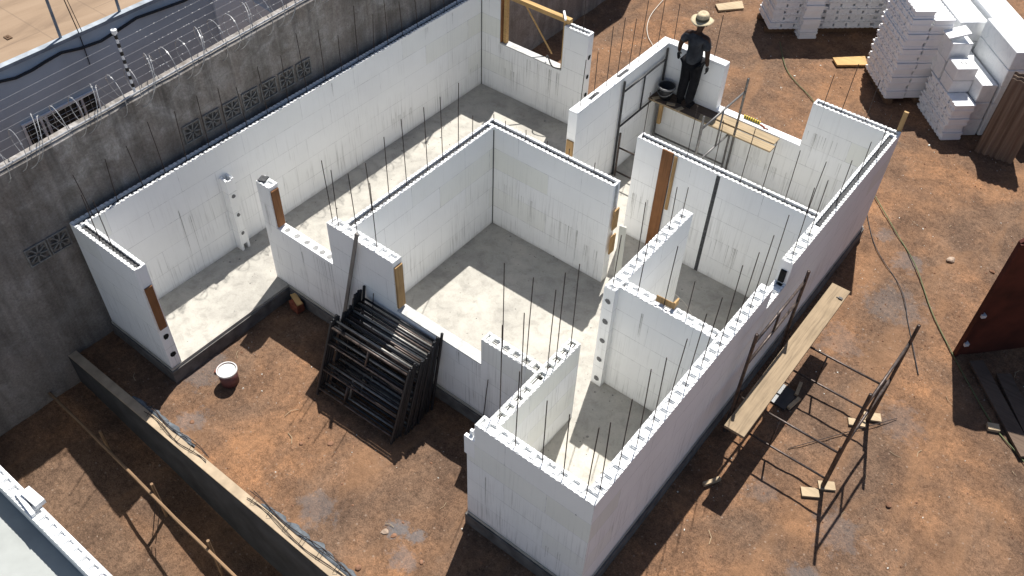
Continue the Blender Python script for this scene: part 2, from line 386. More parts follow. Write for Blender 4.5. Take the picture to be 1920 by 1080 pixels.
def thing(name, loc, label, cat, group=None):
    o = bpy.data.objects.new(name, None); COL.objects.link(o); o.location = loc; o.empty_display_size = 0.1
    WP[o.name] = tuple(loc)
    return tag(o, label, cat, group)
def one(mb, name, mat, loc, label, cat, group=None, smooth=False, bevel=0.0):
    """a thing that is one mesh, its origin at loc"""
    s_origin['o'] = loc
    o = mb.build(name, mat, None, smooth, bevel); s_origin['o'] = None
    return tag(o, label, cat, group)
def copy_tree(root, loc, rz=None, label=None):
    r = root.copy(); COL.objects.link(r); r.location = loc
    if rz is not None: r.rotation_euler = (root.rotation_euler[0], root.rotation_euler[1], rz)
    if label: r['label'] = label
    def rec(src, dst):
        for ch in list(src.children):
            c = ch.copy(); COL.objects.link(c); c.parent = dst; rec(ch, c)
    rec(root, r); return r
G = -0.28
H = 1.95; T_ = 0.165; CO = 0.39

# ---------------------------------------------------------------- ground (one sheet; the strip in front of the low wall is dug down)
def ground_z(x, y):
    rut = 0.0
    if y > -0.6 and x > 7.9:
        for off in (9.9, 11.2):
            d = abs((x-off) - 0.55*(5.0-y)*0.35 - 0.25*math.sin(y*0.6))
            if d < 0.22: rut -= 0.022*math.cos(d/0.22*math.pi/2)*(0.7+0.6*noise.noise((x*3, y*9, 2)))
            elif d < 0.34: rut += 0.010*math.sin((d-.22)/.12*math.pi)
    n = rut + 0.012*max(0, noise.noise((x*7.3, y*7.3, 21))-.15)*2 + 0.022*noise.noise((x*1.3, y*1.3, 0)) + 0.012*noise.noise((x*4.1, y*4.1, 3)) + 0.006*noise.noise((x*11, y*11, 5))
    if y < -0.71:
        return -0.80 - 0.21*max(0.0, min(x, 4.0)) + n*1.6
    return G + n + 0.05*max(0, 0.5-abs(y+0.45))*0
def grid_lines(a, b, lo, hi, step):
    L = [a + (lo-a)*i/10 for i in range(10)]; x = lo
    while x < hi: L.append(x); x += step
    L += [hi + (b-hi)*i/10 for i in range(11)]
    return L
xs = grid_lines(-60, 70, -1.0, 13.0, 0.07); ys = [y for y in grid_lines(-60, 90, -2.6, 16.5, 0.07) if abs(y+0.71) > 0.035]
ys += [-0.708, -0.712]; ys.sort()
gm = MB()
for y in ys:
    for x in xs: gm.v.append((x, y, ground_z(x, y)))
nx = len(xs)
for j in range(len(ys)-1):
    for i in range(nx-1): gm.f.append((j*nx+i, j*nx+i+1, (j+1)*nx+i+1, (j+1)*nx+i))
struct(gm.build('ground', M['soil'], smooth=True))

# ---------------------------------------------------------------- the unfinished house
house = thing('unfinished_house', (0, 0, 0), 'roofless house of white foam block walls with rebar sticking up, on a pale concrete slab', 'house')
e = 0.012
MB().prism([(-e,-e),(1.43,-e),(1.43,2.172),(6.142,2.172),(6.142,0.907),(7.87,0.907),(7.87,9.323),(3.569,9.323),(3.569,8.604),(-e,8.604)], -0.62, 0.0).build('floor_slab', M['floor'], house)
MB().prism([(-.03,-.03),(1.455,-.03),(1.455,2.15),(6.12,2.15),(6.12,0.885),(7.895,0.885),(7.895,9.345),(3.55,9.345),(3.55,8.62),(-.03,8.62)], -0.66, -0.05).build('footing', M['footing'], house)

def wall(ax, a0, a1, c0, segs, filled=True, z0=0.0, cap0=True, cap1=True, name='wall', pr=(True, True)):
    """straight wall along axis ax ('x' or 'y') from a0 to a1, thickness T_ from c0; segs = [(s0, s1, top, kind)], kind: f filled, o open, s smooth sill"""
    P = 0.040
    w = MB(); core = []; ext = []
    def bx(m, s0, s1, d0, d1, za, zb):
        if s1-s0 < 1e-4: return
        if ax == 'x': m.box(s0, c0+d0, za, s1, c0+d1, zb)
        else: m.box(c0+d0, s0, za, c0+d1, s1, zb)
    hascore = False; hassill = None
    for i, (s0, s1, top, kd) in enumerate(segs):
        for d0, d1 in ((0, P), (T_-P, T_)):
            bx(w, s0, s1, d0, d1, z0, top)
            if kd in 'fo':
                s = s0 + 0.01
                while s + 0.03 < s1:
                    bx(w, s, s+0.040, d0+(0.002 if d0 == 0 else -0.006 if kd == 'f' else 0.004), d1-(0.002 if d0 > 0 else -0.006 if kd == 'f' else .004), top-0.001, top+0.009); s += 0.075
        # closed ends of the block row
        lowL = 0 if i == 0 else segs[i-1][2]; lowR = 0 if i == len(segs)-1 else segs[i+1][2]
        if (i == 0 and cap0) or (i > 0 and lowL < top): bx(w, s0, s0+0.03, P, T_-P, (lowL-0.001 if i else z0), top)
        if (i == len(segs)-1 and cap1) or (i < len(segs)-1 and lowR < top): bx(w, s1-0.03, s1, P, T_-P, (lowR-0.001 if i < len(segs)-1 else z0), top)
        if kd == 'f':
            hascore = True
            n = max(2, int((s1-s0)/0.07)); cm = MB(); core.append(cm)
            b = len(cm.v)
            for k in range(n+1):
                s = s0+0.004 + (s1-s0-0.008)*k/n
                for d in (P-0.001, T_/2, T_-P+0.001):
                    z = top - 0.035 + 0.02*noise.noise((s*9, d*40+c0*3, top))
                    cm.v.append((s, c0+d, z) if ax == 'x' else (c0+d, s, z))
            for k in range(n):
                for q in range(2):
                    f = (b+k*3+q, b+(k+1)*3+q, b+(k+1)*3+q+1, b+k*3+q+1)
                    cm.f.append(f if ax == 'x' else f[::-1])
        elif kd == 'o':
            bx(w, s0+0.03, s1-0.03, P, T_-P, top-0.05, top-0.028)
            s = s0 + 0.06; kk = 0
            while s + 0.09 < s1-0.03:
                bx(w, s, s+0.075, P-.001, T_-P+.001, top-0.029, top-0.004)
                bx(w, s+0.006, s+0.069, P+.005-(.035 if kk % 2 else 0), T_-P-.005+(0 if kk % 2 else .035), top-0.005, top+0.012)
                s += 0.16; kk += 1
        elif kd == 's':
            hassill = True
            em = MB(); ext.append(em)
            if ax == 'x': em.box(s0+.001, c0+0.002, top, s1-.001, c0+T_-0.002, top+0.022)
            else: em.box(c0+0.002, s0, top, c0+T_-0.002, s1, top+0.022)
    o = w.build(name, M['eps'], house)
    for cm in core: cm.build('concrete_core', M['core'], o)
    for em in ext: em.build('window_sill', M['sillcement'] if em.v[0][2] < 1.08 else M['foam'], o)
    return o
def endboard(o, x0, y0, z0, x1, y1, z1, mat, label):
    return MB().box(x0, y0, z0, x1, y1, z1).build('stop_board', mat, o, bevel=0.004, label=label)
def holes(o, pts, size, mat='hole', face='-y'):
    h = size
    for (x, y, z) in pts:
        m = MB(); n = 7; poly = []
        for k in range(n):
            t = 2*math.pi*(k+0.5)/n; rr = h*rnd(0.8, 1.12)
            poly.append((rr*math.cos(t), rr*1.12*math.sin(t)))
        b = len(m.v)
        for (p, q) in poly:
            if face == '-y': m.v.append((x+p, y-0.003, z+q))
            elif face == '+x': m.v.append((x+0.003, y+p, z+q))
            elif face == '+z': m.v.append((x+p, y+q, z+0.003))
        m.f.append(tuple(range(b, b+n)))
        m.build('cavity', M[mat], o)

t = T_
wA = wall('y', 0, 8.592, 0.0, [(0, 8.592, H, 'f')])
wB = wall('x', t, 1.418, 0.0, [(t, 1.418, H, 'f')], cap0=False)
endboard(wB, 1.418, 0.028, 0.80, 1.446, 0.14, 1.60, M['boardz'], 'brown stop board nailed to the wall end')
holes(wB, [(1.418, .082, .62), (1.418, .082, .24)], 0.052, 'holedark', '+x')
# stub of blocks on the long wall
wD = MB(); 
wD.box(t, 2.22, 0, 0.31, 2.262, 1.42).box(t, 2.335, 0, 0.31, 2.375, 1.42).box(0.285, 2.262, 0.12, 0.309, 2.335, 1.40)
for s_ in (0.18, 0.25):
    wD.box(s_, 2.225, 1.419, s_+0.03, 2.258, 1.436).box(s_, 2.339, 1.419, s_+0.03, 2.371, 1.436)
wDo = wD.build('wall', M['eps'], house)
holes(wDo, [(0.31, 2.298, 1.10), (0.31, 2.298, 0.72), (0.31, 2.298, .34)], 0.036, 'hole', '+x')
# front wall with two window openings
wC = wall('x', 1.164, 6.154, 2.184, [(1.164, 1.437, 1.92, 'o'), (1.437, 2.60, 1.145, 's'), (2.60, 3.82, H, 'o'), (3.82, 5.306, 1.035, 's'), (5.306, 6.154, 1.55, 'o')], cap1=False)
endboard(wC, 1.437, 2.20, 1.19, 1.465, 2.33, 1.86, M['boardz'], 'red brown stop board at the narrow pier')
endboard(wC, 3.82, 2.196, 1.09, 3.85, 2.335, 1.86, M['boardtan'], 'knotty tan stop board beside the window gap')
MB().obox((1.23, 2.27, 1.935), (1, .3, .1), (-.3, 1, 0), (0, 0, 1), .12, .12, .03).build('grout_lump', M['core'], wC)
holes(wC, [(1.58, 2.262, 1.168), (1.78, 2.262, 1.168), (1.99, 2.262, 1.168), (2.17, 2.262, 1.168), (2.31, 2.262, 1.168), (2.46, 2.262, 1.168)], 0.045, 'sillgrout', '+z')
wE = wall('y', 2.349, 5.335, 2.79, [(2.349, 5.335, H, 'f')], cap0=False, cap1=False)
wF = wall('x', 2.79, 5.16, 5.335, [(2.79, 5.16, H, 'f')])
MB().box(5.10, 5.381, 1.50, 5.163, 5.455, 1.92).build('grout_smear', M['grout_pale'], wF)
endboard(wF, 5.19, 5.37, 1.10, 5.215, 5.50, 1.48, M['boardtan'], 'short tilted stop board at the end of the room wall, upper one')
endboard(wF, 5.20, 5.36, 0.62, 5.225, 5.49, 0.98, M['boardtan'], 'short tilted stop board at the end of the room wall, lower one')
wG = wall('y', 1.084, 2.92, 6.154, [(1.084, 2.184, 1.55, 'o'), (2.184, 2.92, 1.55, 'o')], cap0=False)
wT = wall('x', 6.136, 7.858, 0.919, [(6.136, 6.255, 1.60, 'o'), (6.255, 7.858, H, 'o')])
MB().box(6.10, 0.915, 1.28, 6.255, 0.962, 1.62).box(6.145, .965, 1.60, 6.185, 1.0, 1.70).box(6.20, .97, 1.60, 6.23, 1.0, 1.76).build('loose_block_edge', M['foam'], wT)
holes(wT, [(7.66, 0.919, 1.565)], 0.010, 'hole', '-y')
wR = wall('y', 1.084, 9.146, 7.693, [(1.084, 4.945, H, 'o'), (4.945, 5.521, 1.56, 'o'), (5.521, 6.50, H, 'o'), (6.50, 9.146, H, 'f')], cap0=False, cap1=False)
MB().box(7.735, 5.49, 1.60, 7.815, 5.519, 1.80).build('cavity', M['holedark'], wR)
wK = wall('y', 3.606, 5.563, 6.163, [(3.606, 5.563, H, 'o')])
holes(wK, [(6.246, 3.606, 1.72), (6.246, 3.606, 1.33), (6.246, 3.606, 0.95), (6.246, 3.606, 0.56), (6.246, 3.606, .14)], 0.046, 'hole', '-y')
wL = wall('x', 6.328, 7.693, 3.707, [(6.328, 7.693, H, 'o')], cap0=False, cap1=False)
wM = wall('x', 4.781, 7.693, 6.545, [(4.781, 7.693, H, 'f')], cap1=False)
MB().box(5.24, 6.517, 0.0, 5.43, 6.544, 1.97).build('stop_board', M['boardz'], wM, bevel=0.004, label='tall rough brown plank fixed against the partition wall')
MB().box(5.45, 6.523, 0.9, 5.50, 6.544, 1.93).build('stop_board', M['boardtan'], wM, label='thin tan strip next to the tall brown plank')
MB().box(6.155, 6.541, 0.0, 6.215, 6.5448, 1.93).box(6.165, 6.538, 0.3, 6.20, 6.542, 1.8).build('chased_slot', M['core'], wM)
wN = wall('y', 6.428, 9.311, 3.581, [(6.428, 9.311, H, 's')])
endboard(wN, 3.60, 6.40, 0.55, 3.73, 6.428, 1.42, M['boardtan'], 'tan stop board on the wall end by the inner doorway')
MB().obox((3.664, 7.0, 1.957), (1, .1, 0), (0, 1, 0), (0, 0, 1), .06, .26, .035).build('concrete_core', M['core'], wN)
MB().obox((3.66, 7.85, 1.957), (1, -.1, 0), (0, 1, 0), (0, 0, 1), .06, .30, .035).build('concrete_core', M['core'], wN)
wP = wall('x', 3.746, 7.858, 9.146, [(3.746, 4.86, H, 's'), (4.86, 6.456, 1.09, 's'), (6.456, 7.858, H, 'f')], cap0=False)
MB().box(3.746, 9.149, H+.023, 4.855, 9.308, H+.035).build('foam_cap', M['foam'], wP)
wQ = wall('x', t, 2.57, 8.427, [(t, 0.61, H+.04, 'f'), (0.61, 2.052, 1.066, 's'), (2.052, 2.57, H+.03, 'f')], cap0=False)
holes(wQ, [(2.57, 8.51, 1.52), (2.57, 8.51, 1.12), (2.57, 8.51, .74), (2.57, 8.51, .38)], 0.05, 'holedark', '+x')
endboard(wQ, .61, 8.44, 1.10, .64, 8.58, 1.97, M['boardz'], 'dark brown stop board left of the rear window gap')
fr = MB().box(.66, 8.47, 1.09, .72, 8.56, 2.3).box(.72, 8.46, 2.02, 2.13, 8.56, 2.10).box(2.0, 8.47, 1.09, 2.045, 8.56, 2.02)
fr.build('timber_frame', M['timberx'], wQ, bevel=.003)
MB().tube([(.95, 8.62, 2.05), (1.62, 8.72, 1.12)], .02, 4).build('timber_brace', M['timberx'], wQ)
# drip stains under sills and at joints are in the wall material; long stain runs on the front wall:

for (x0_, y0_, x1_, y1_, z0_, z1_, ow) in ((t, 8.415, t+.012, 8.427, 0, H, wA), (2.955, 5.323, 2.967, 5.335, 0, 1.9, wE), (3.746, 9.134, 3.756, 9.146, 0, 1.8, wN)):
    MB().box(x0_+.0005, y0_, z0_, x1_, y1_-.0005, z1_).build('grout_smear', M['core'], ow)
def runs(ow, ax, c, lst):
    for (s, zt, L, wd) in lst:
        m = MB()
        for k in range(int(2+wd*34)):
            q_ = s + rnd(-wd, wd); l_ = L*rnd(.35, 1.0); w_ = rnd(.0018, .005)
            b = len(m.v); o_ = c
            P4 = [(q_-w_, zt), (q_+w_, zt), (q_+w_*.3, zt-l_), (q_-w_*.3, zt-l_)]
            m.v += [((p, o_, z) if ax == 'x' else (o_, p, z)) for p, z in P4]; m.f.append((b, b+1, b+2, b+3))
        m.build('grout_run', M['run'], ow)
M['run'] = simple('grout_run', (.47, .47, .45), .9, .3, 20, .1, bump=0)
runs(wC, 'x', 2.1815, [(5.22, 1.02, .85, .08), (4.9, 1.02, .3, .03), (2.3, 1.1, .8, .12), (2.52, 1.13, .9, .04), (1.25, 1.55, .6, .05), (1.9, 1.0, .5, .04)])
runs(wQ, 'x', 8.4245, [(.62, 1.05, .4, .03), (1.5, 1.0, .8, .35), (1.95, 1.0, .7, .12), (.9, .6, .5, .2)])
runs(wL, 'x', 3.7045, [(6.72, 1.72, .45, .03)])
runs(wA, 'y', T_+.0025, [(6.9, 1.9, .35, .06), (4.6, 1.9, .3, .02), (1.6, 1.1, .9, .05), (7.6, 1.9, .5, .02), (1.45, 1.3, 1.0, .01), (6.2, .5, .4, .3), (8.2, .5, .45, .15)])
runs(wP, 'x', 9.1435, [(6.8, 1.45, .5, .3), (7.4, 1.1, .6, .25), (6.0, .5, .4, .4)])
runs(wT, 'x', .9165, [(6.42, 1.05, .7, .02), (7.35, .5, .4, .02), (7.52, .55, .5, .02)])
runs(wF, 'x', 5.3325, [(3.25, .95, .8, .06), (3.6, .9, .7, .15), (4.4, .8, .7, .25), (4.9, .6, .5, .15)])
runs(wM, 'x', 6.5425, [(5.0, .9, .8, .15), (6.6, .8, .6, .2)])

# starter bars
bars = [(3.46,2.27,1.9,1.15),(3.13,2.25,1.9,1.13),(2.74,2.27,1.9,.97),(2.66,2.25,1.9,1.1),(2.87,3.12,1.9,1.07),(2.87,3.48,1.9,1.16),(2.87,3.92,1.9,1.13),(2.87,4.25,1.9,1.11),(2.87,4.6,1.9,1.17),(2.87,4.93,1.9,.44),(2.87,5.44,1.9,.19),(3.1,5.43,1.9,.18),(3.5,5.43,1.9,.2),(3.9,5.42,1.9,.2),(4.3,5.42,1.9,.25),(4.75,5.42,1.9,.22),(2.87,2.78,1.9,.85),
(5.59,2.26,1.5,1.51),(6.24,1.39,1.5,1.71),(5.96,2.26,1.5,1.52),(6.25,1.77,1.5,1.57),(6.25,2.3,1.5,1.51),(6.25,2.48,1.5,1.64),(6.24,2.81,1.5,1.47),
(6.76,1.0,1.9,1.28),(7.13,.99,1.9,1.17),(7.4,1.0,1.9,1.15),(7.70,1.0,1.9,1.19),(7.78,1.14,1.9,1.2),(7.79,1.47,1.9,1.21),(7.79,1.83,1.9,1.37),(7.78,2.17,1.9,1.2),(7.77,2.51,1.9,1.19),(7.78,2.88,1.9,1.26),(7.78,3.24,1.9,1.25),(7.79,3.67,1.9,1.37),(7.78,4.11,1.9,1.29),(7.78,4.47,1.9,1.28),(7.79,4.84,1.9,1.34),(7.77,5.7,1.9,1.2),(7.77,6.2,1.9,1.0),
(6.93,3.79,1.9,1.1),(6.55,3.79,1.9,.95),(7.25,3.79,1.9,.69),(6.24,3.68,1.9,.93),(6.26,4.2,1.9,1.1),(6.25,4.71,1.9,1.03),(6.25,5.04,1.9,.81),(6.24,5.39,1.9,.59),
(4.83,6.63,1.9,.82),(5.6,6.63,1.9,.95),(6.05,6.63,1.9,.9),(6.49,6.63,1.9,.98),(6.83,6.63,1.9,.91),(7.19,6.63,1.9,.94),(7.54,6.63,1.9,.93),(7.77,7.11,1.9,.77),(7.77,7.88,1.9,.65),(7.77,8.58,1.9,.72),(6.6,9.23,1.9,.61),(6.9,9.23,1.9,.93),(7.3,9.23,1.9,.8),
(3.66,6.62,1.9,.9),(3.66,7.0,1.9,.87),(3.66,7.36,1.9,1.14),(3.66,7.67,1.9,1.17),(3.66,8.02,1.9,.99),(3.66,8.32,1.9,1.18),(3.66,8.93,1.9,1.09),(3.8,9.23,1.9,.8),(4.59,9.23,1.9,.9),(2.4,8.5,1.9,.9)]
def bar(x, y, z, L, lean=0.02):
    dx, dy = rnd(-lean, lean)*L, rnd(-lean, lean)*L
    MB().tube([(x, y, z-0.05), (x+dx*.4, y+dy*.4, z+L*.5), (x+dx, y+dy, z+L)], 0.0062, 5).build('rebar', M['rebar'], house)
for b_ in bars: bar(*b_)
y = 0.3
while y < 8.5:
    bar(0.082, y, 1.9, rnd(.62, 1.05), 0.05); y += rnd(.33, .42)
for x in (.55, .85): bar(x, .08, 1.9, rnd(.75, .95), .04)
MB().tube([(5.36, 2.25, 1.53), (6.20, 2.25, 1.535)], .005, 4).tube([(5.36, 2.28, 1.53), (6.2, 2.28, 1.535), (6.26, 2.5, 1.53), (6.26, 2.88, 1.53)], .005, 4).tube([(6.22, 1.15, 1.535), (6.22, 2.88, 1.535)], .005, 4).build('rebar', M['rebar'], house)

# ---------------------------------------------------------------- tall old boundary wall with razor wire
bw = thing('boundary_wall', (-0.21, 3, G), 'tall stained old concrete boundary wall with pierced vent blocks behind the house', 'wall')
wb = MB(); n = 90
def wtop(y): return 3.03 + 0.042*(y+0.5)
Y0, Y1 = -7.0, 15.0
cols = []
for i in range(n+1):
    y = Y0 + (Y1-Y0)*i/n; b = len(wb.v)
    zt = wtop(y) + 0.012*noise.noise((0, y*3, 0))
    wb.v += [(-0.10, y, -1.6), (-0.10, y, zt-0.03), (-0.13, y, zt), (-0.29, y, zt), (-0.32, y, zt-.03), (-0.32, y, -1.6)]; cols.append(b)
for a, b in zip(cols, cols[1:]):
    for k in range(5): wb.f.append((a+k, b+k, b+k+1, a+k+1)[::-1])
wb.f.append(tuple(cols[0]+k for k in range(6))); wb.f.append(tuple(cols[-1]+k for k in range(6))[::-1])
wall_o = wb.build('wall', M['oldwall'], bw)
def vent(y, z):
    m = MB(); s = 0.15; x = -0.098
    m.box(x, y-s, z-s, x+.02, y-s+.018, z+s).box(x, y+s-.018, z-s, x+.02, y+s, z+s).box(x, y-s+.018, z-s, x+.02, y+s-.018, z-s+.018).box(x, y-s+.018, z+s-.018, x+.02, y+s-.018, z+s)
    hole = MB()
    for k in range(8):
        a = math.pi/4*k + .2
        cy, cz = y+.085*math.cos(a), z+.085*math.sin(a)
        d = Vector((0, math.cos(a), math.sin(a))); q = Vector((0, -math.sin(a), math.cos(a)))
        m.obox((x+.008, y+.08*math.cos(a+.39), z+.08*math.sin(a+.39)), (1, 0, 0), (0, math.cos(a+.39), math.sin(a+.39)), (0, -math.sin(a+.39), math.cos(a+.39)), .02, .11, .018)
        b = len(hole.v)
        for t_ in range(8):
            th = t_*math.pi/4; pp = Vector((x+.002, cy, cz)) + d*.045*math.cos(th) + q*.022*math.sin(th); hole.v.append(tuple(pp))
        hole.f.append(tuple(range(b, b+8)))
    o = m.build('vent_block', M['grey_vent'], bw); hole.build('vent_opening', M['ventdark'], o)
M['ventdark'] = simple('vent_opening', (.07, .066, .062), .95, .3, 20, .1)
M['grey_vent'] = simple('vent_block_cement', (0.20, 0.195, 0.185), 0.95, 0.3, 20, 0.15, bump=.4)
for y in (-0.50, -0.18): vent(y, 1.70)
for k in range(7): vent(2.15+k*0.36, 2.20)
# coils of razor wire
cz = []
coil = MB()
for ph, r, off in ((0, .29, 0), (1.9, .25, .13)):
    pts = []; y = -3.0; 
    N_ = 900
    for i in range(N_):
        y = -2.6 + 10.6*i/N_; a = 2*math.pi*(y+off)/0.42 + ph
        rr = r*(1+.18*noise.noise((y*2, ph, 0)))
        pts.append((-.21+rr*math.cos(a)*.9, y+.10*math.sin(a*.5+ph), wtop(y)+.10+rr*math.sin(a)))
    coil.tube(pts, .0050, 4)
    for i in range(0, N_, 7):
        p = Vector(pts[i]); q = (Vector(pts[min(i+1, N_-1)])-Vector(pts[max(i-1, 0)])).normalized()
        coil.obox(p, q, q.cross(Vector((0, 0, 1))) if abs(q.z) < .9 else Vector((1, 0, 0)), q.cross(q.cross(Vector((0, .1, 1)))), .022, .02, .002)
one(coil, 'razor_wire', M['wire'], (-.21, 2, 3.2), 'loose coils of grey razor wire along the top of the old boundary wall', 'razor wire')
rail = MB(); rail.tube([(-.14, -3, wtop(-3)+.03), (-.14, 3, wtop(3)+.035), (-.14, 9, wtop(9)+.03)], .014, 6)
one(rail, 'wall_rail', M['wire'], (-.14, 2, 3.1), 'thin straight steel rail laid along the top edge of the boundary wall', 'rail')
ef = thing('electric_fence', (-.2, 1.54, 3.1), 'electric fence strands on a black and white striped post above the boundary wall', 'electric fence')
def fpost(y):
    zt = wtop(y)
    MB().tube([(-.2, y, zt-.05), (-.2, y-.02, zt+.92)], .018, 8).build('post', M['whiteframe'], ef)
    m = MB()
    for k in range(7): m.tube([(-.2, y-.02*(k/7), zt+.10+k*.12), (-.2, y-.02*(k/7), zt+.155+k*.12)], .023, 8)
    m.build('insulator', M['black'], ef)
    MB().lathe([(.0, .0), (.035, .0), (.038, .05), (.02, .06), (.02, .02), (0, .02)], (-.2, y-.02, zt+.90), 12).build('post_cap', M['whiteframe'], ef)
fpost(1.55); fpost(8.6); fpost(-5.4)
for k in range(6):
    m = MB(); pts = []
    for i in range(60):
        y = -6 + 14.6*i/59; pts.append((-.2, y, wtop(y)+.78-.12*k - .02*math.sin((y-1.5)/7*math.pi)))
    m.tube(pts, .0014, 4); m.build('strand', M['wire'], ef)
    b_ = MB()
    for i in range(40):
        y = 1.8 + rnd(0, 5.5); b_.obox((-.2, y, wtop(y)+.78-.12*k - .02*math.sin((y-1.5)/7*math.pi)), (0, 1, 0), (1, 0, 0), (0, 0, 1), .018, .009, .009)
    b_.build('barb', M['wire'], ef)

# ---------------------------------------------------------------- neighbouring building behind the boundary wall
nb = thing('neighbour_building', (-4, 2, G), 'blue grey building with a tan flat roof deck behind the razor wire', 'building')
FX = -2.5
MB().box(-9, -9, G, FX, 18, 2.835).build('wall', M['facade'], nb)
MB().box(-9, -9, 2.836, FX-.081, 18, 2.86).build('roof_deck', M['deck'], nb)
MB().box(FX-.08, -9, 2.84, FX+.03, 18, 2.895).build('roof_coping', M['coping'], nb)
m = MB(); b = 0
for d_ in (.002, .05):
    for (y_, z_) in ((4.50, G), (7.4, G), (6.0, 1.35), (4.75, 2.72), (4.50, 2.72)): m.v.append((FX+d_, y_, z_))
m.f += [(0, 1, 2, 3, 4), (9, 8, 7, 6, 5)] + [(i, (i+5), (i+1) % 5+5, (i+1) % 5) for i in range(5)]
m.build('wall', M['facadelight'], nb)
MB().box(FX+.051, 4.66, 1.15, FX+.056, 5.05, 1.70).build('window', M['glass'], nb)
wn = MB().box(FX-.0, .80, 1.0, FX+.012, 2.06, 1.90).build('window', M['glass'], nb)
fr = MB()
for y in (.80, 1.08, 1.16, 1.70, 1.78, 2.03): fr.box(FX+.012, y, 1.0, FX+.045, y+.035, 1.90)
fr.box(FX+.012, .8, 1.90, FX+.045, 2.065, 1.935).box(FX+.012, .8, .965, FX+.045, 2.065, 1.0); fr.build('window_frame', M['whiteframe'], wn)
bb = MB()
for k in range(12): bb.tube([(FX+.06, .86+k*.105, 1.0), (FX+.06, .86+k*.105, 1.9)], .004, 4)
for k in range(6): bb.tube([(FX+.068, .82, 1.07+k*.15), (FX+.068, 2.05, 1.07+k*.15)], .004, 4)
bb.build('burglar_bars', M['wire'], wn)
MB().tube([(FX+.03, y, z) for y, z in ((-4, 2.72), (-2.5, 2.62), (-.8, 2.74), (.1, 2.66), (.78, 2.71), (1.0, 2.66), (1.26, 2.665), (1.5, 2.70), (1.76, 2.725), (2.06, 2.66), (2.41, 2.63), (2.75, 2.68), (3.08, 2.735), (3.5, 2.70), (3.97, 2.665), (5.5, 2.73), (7, 2.64))], .022, 6).build('cable', M['cable'], nb)
for y in (1.87, 2.89, 4.1, -.2):
    MB().tube([(FX-.06, y, 2.89), (FX-.06, y, 3.95)], .024, 8).build('railing_post', M['coping'], nb)
MB().tube([(FX+.02, 2.12, 2.35), (FX+.02, 2.12, 2.9), (FX-.1, 2.10, 3.8)], .008, 5).tube([(FX+.03, 2.17, 2.9), (FX-.12, 2.13, 3.9)], .006, 5).build('wire_pair', M['cable'], nb)
MB().box(-3.25, 1.35, 2.861, -3.13, 1.43, 2.875).box(-3.21, 1.38, 2.875, -3.17, 1.40, 2.885).build('roof_drain', M['timberdark'], nb)

# ---------------------------------------------------------------- low wall on the yard's front edge, trench, pegs and rail
lw = thing('retaining_wall', (3, -.75, -1.2), 'low rendered retaining wall with a tan plastered top along the dug strip', 'wall')
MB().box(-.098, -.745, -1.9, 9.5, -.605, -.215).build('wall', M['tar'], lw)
MB().box(-.095, -.74, -.215, 9.5, -.61, -.19).build('coping', M['plaster'], lw)
for (x0, x1, wd, lb) in ((1.25, 2.55, .09, 'nearest the maroon bucket'), (3.95, 6.2, .11, 'at the bottom edge of the picture')):
    sl = MB()
    pts = []; n = 60; b = len(sl.v)
    for i in range(n+1):
        x = x0+(x1-x0)*i/n; f = math.sin(math.pi*i/n)**.4
        a = wd*.6*f*(1+.9*noise.noise((x*7, 0, 0))); zz = -.185+.03*noise.noise((x*9, 2, 0))
        sl.v += [(x, -.62-.01*f, -.26), (x, -.61+a*.2, zz), (x, -.59+a*.7, zz+.005), (x, -.56+a+.02*noise.noise((x*12, 4, 0)), -.27)]
    for i in range(n):
        for k in range(3): sl.f.append((b+i*4+k, b+(i+1)*4+k, b+(i+1)*4+k+1, b+i*4+k+1))
    one(sl, 'cement_slurry', M['slurry'], ((x0+x1)/2, -.6, G), 'blue grey slurry ridge along the low retaining wall, ' + lb, 'slurry', 'slurry ridges', smooth=True)
def cage(x0, x1, y, lab):
    m = MB()
    for dy, dz in ((0, .01), (.09, .02), (.045, .09)):
        m.tube([(x0+(x1-x0)*i/10, y+dy+.03*math.sin(i*.8+dy*20), -.18+dz) for i in range(11)], .0055, 4)
    k = x0+.1
    while k < x1-.05:
        m.tube([(k, y-.03, -.175), (k+.02, y+.05, -.07), (k+.01, y+.11, -.165)], .004, 4); k += .30
    one(m, 'reinforcement_cage', M['rebar'], ((x0+x1)/2, y, -.18), lab, 'reinforcement', 'reinforcement cages on the low wall')
cage(1.6, 2.9, -.66, 'thin steel reinforcement cage lying on the low wall nearest the pale bucket')
cage(3.75, 5.6, -.66, 'thin steel reinforcement cage lying on the low wall at the bottom edge of the picture')
# profile rail on pegs
pr = MB(); pr.tube([(-.15, -1.20, -.62), (.9, -1.235, -.61), (2.0, -1.285, -.60), (3.0, -1.335, -.60), (4.3, -1.375, -.60), (6.5, -1.45, -.6)], .022, 7)
one(pr, 'pine_rail', M['pole'], (2, -1.3, -.6), 'long thin pine pole on pegs above the dug strip between the two low walls', 'pole')
for i, (x, y, lb) in enumerate(((1.16, -1.17, 'in deep shade'), (2.42, -1.24, 'where shade meets sun'), (3.66, -1.30, 'nearest the bottom edge of the picture'))):
    m = MB().tube([(x, y, -1.5), (x+.01, y, -.60), (x+.015, y+.0, -.46)], .022, 6)
    one(m, 'wooden_peg', M['pole'], (x, y, -1.3), 'short wooden peg holding the long pine pole, ' + lb, 'peg', 'pegs under the pine pole')
m = MB().tube([(2.55, -1.30, -.60), (2.62, -1.62, -1.28)], .007, 5).tube([(2.68, -1.32, -.60), (2.66, -1.60, -1.30)], .006, 5)
one(m, 'bent_rod', M['rebar'], (2.6, -1.45, -1.2), 'bent steel rod leaning off the pine pole into the dug strip', 'rod')

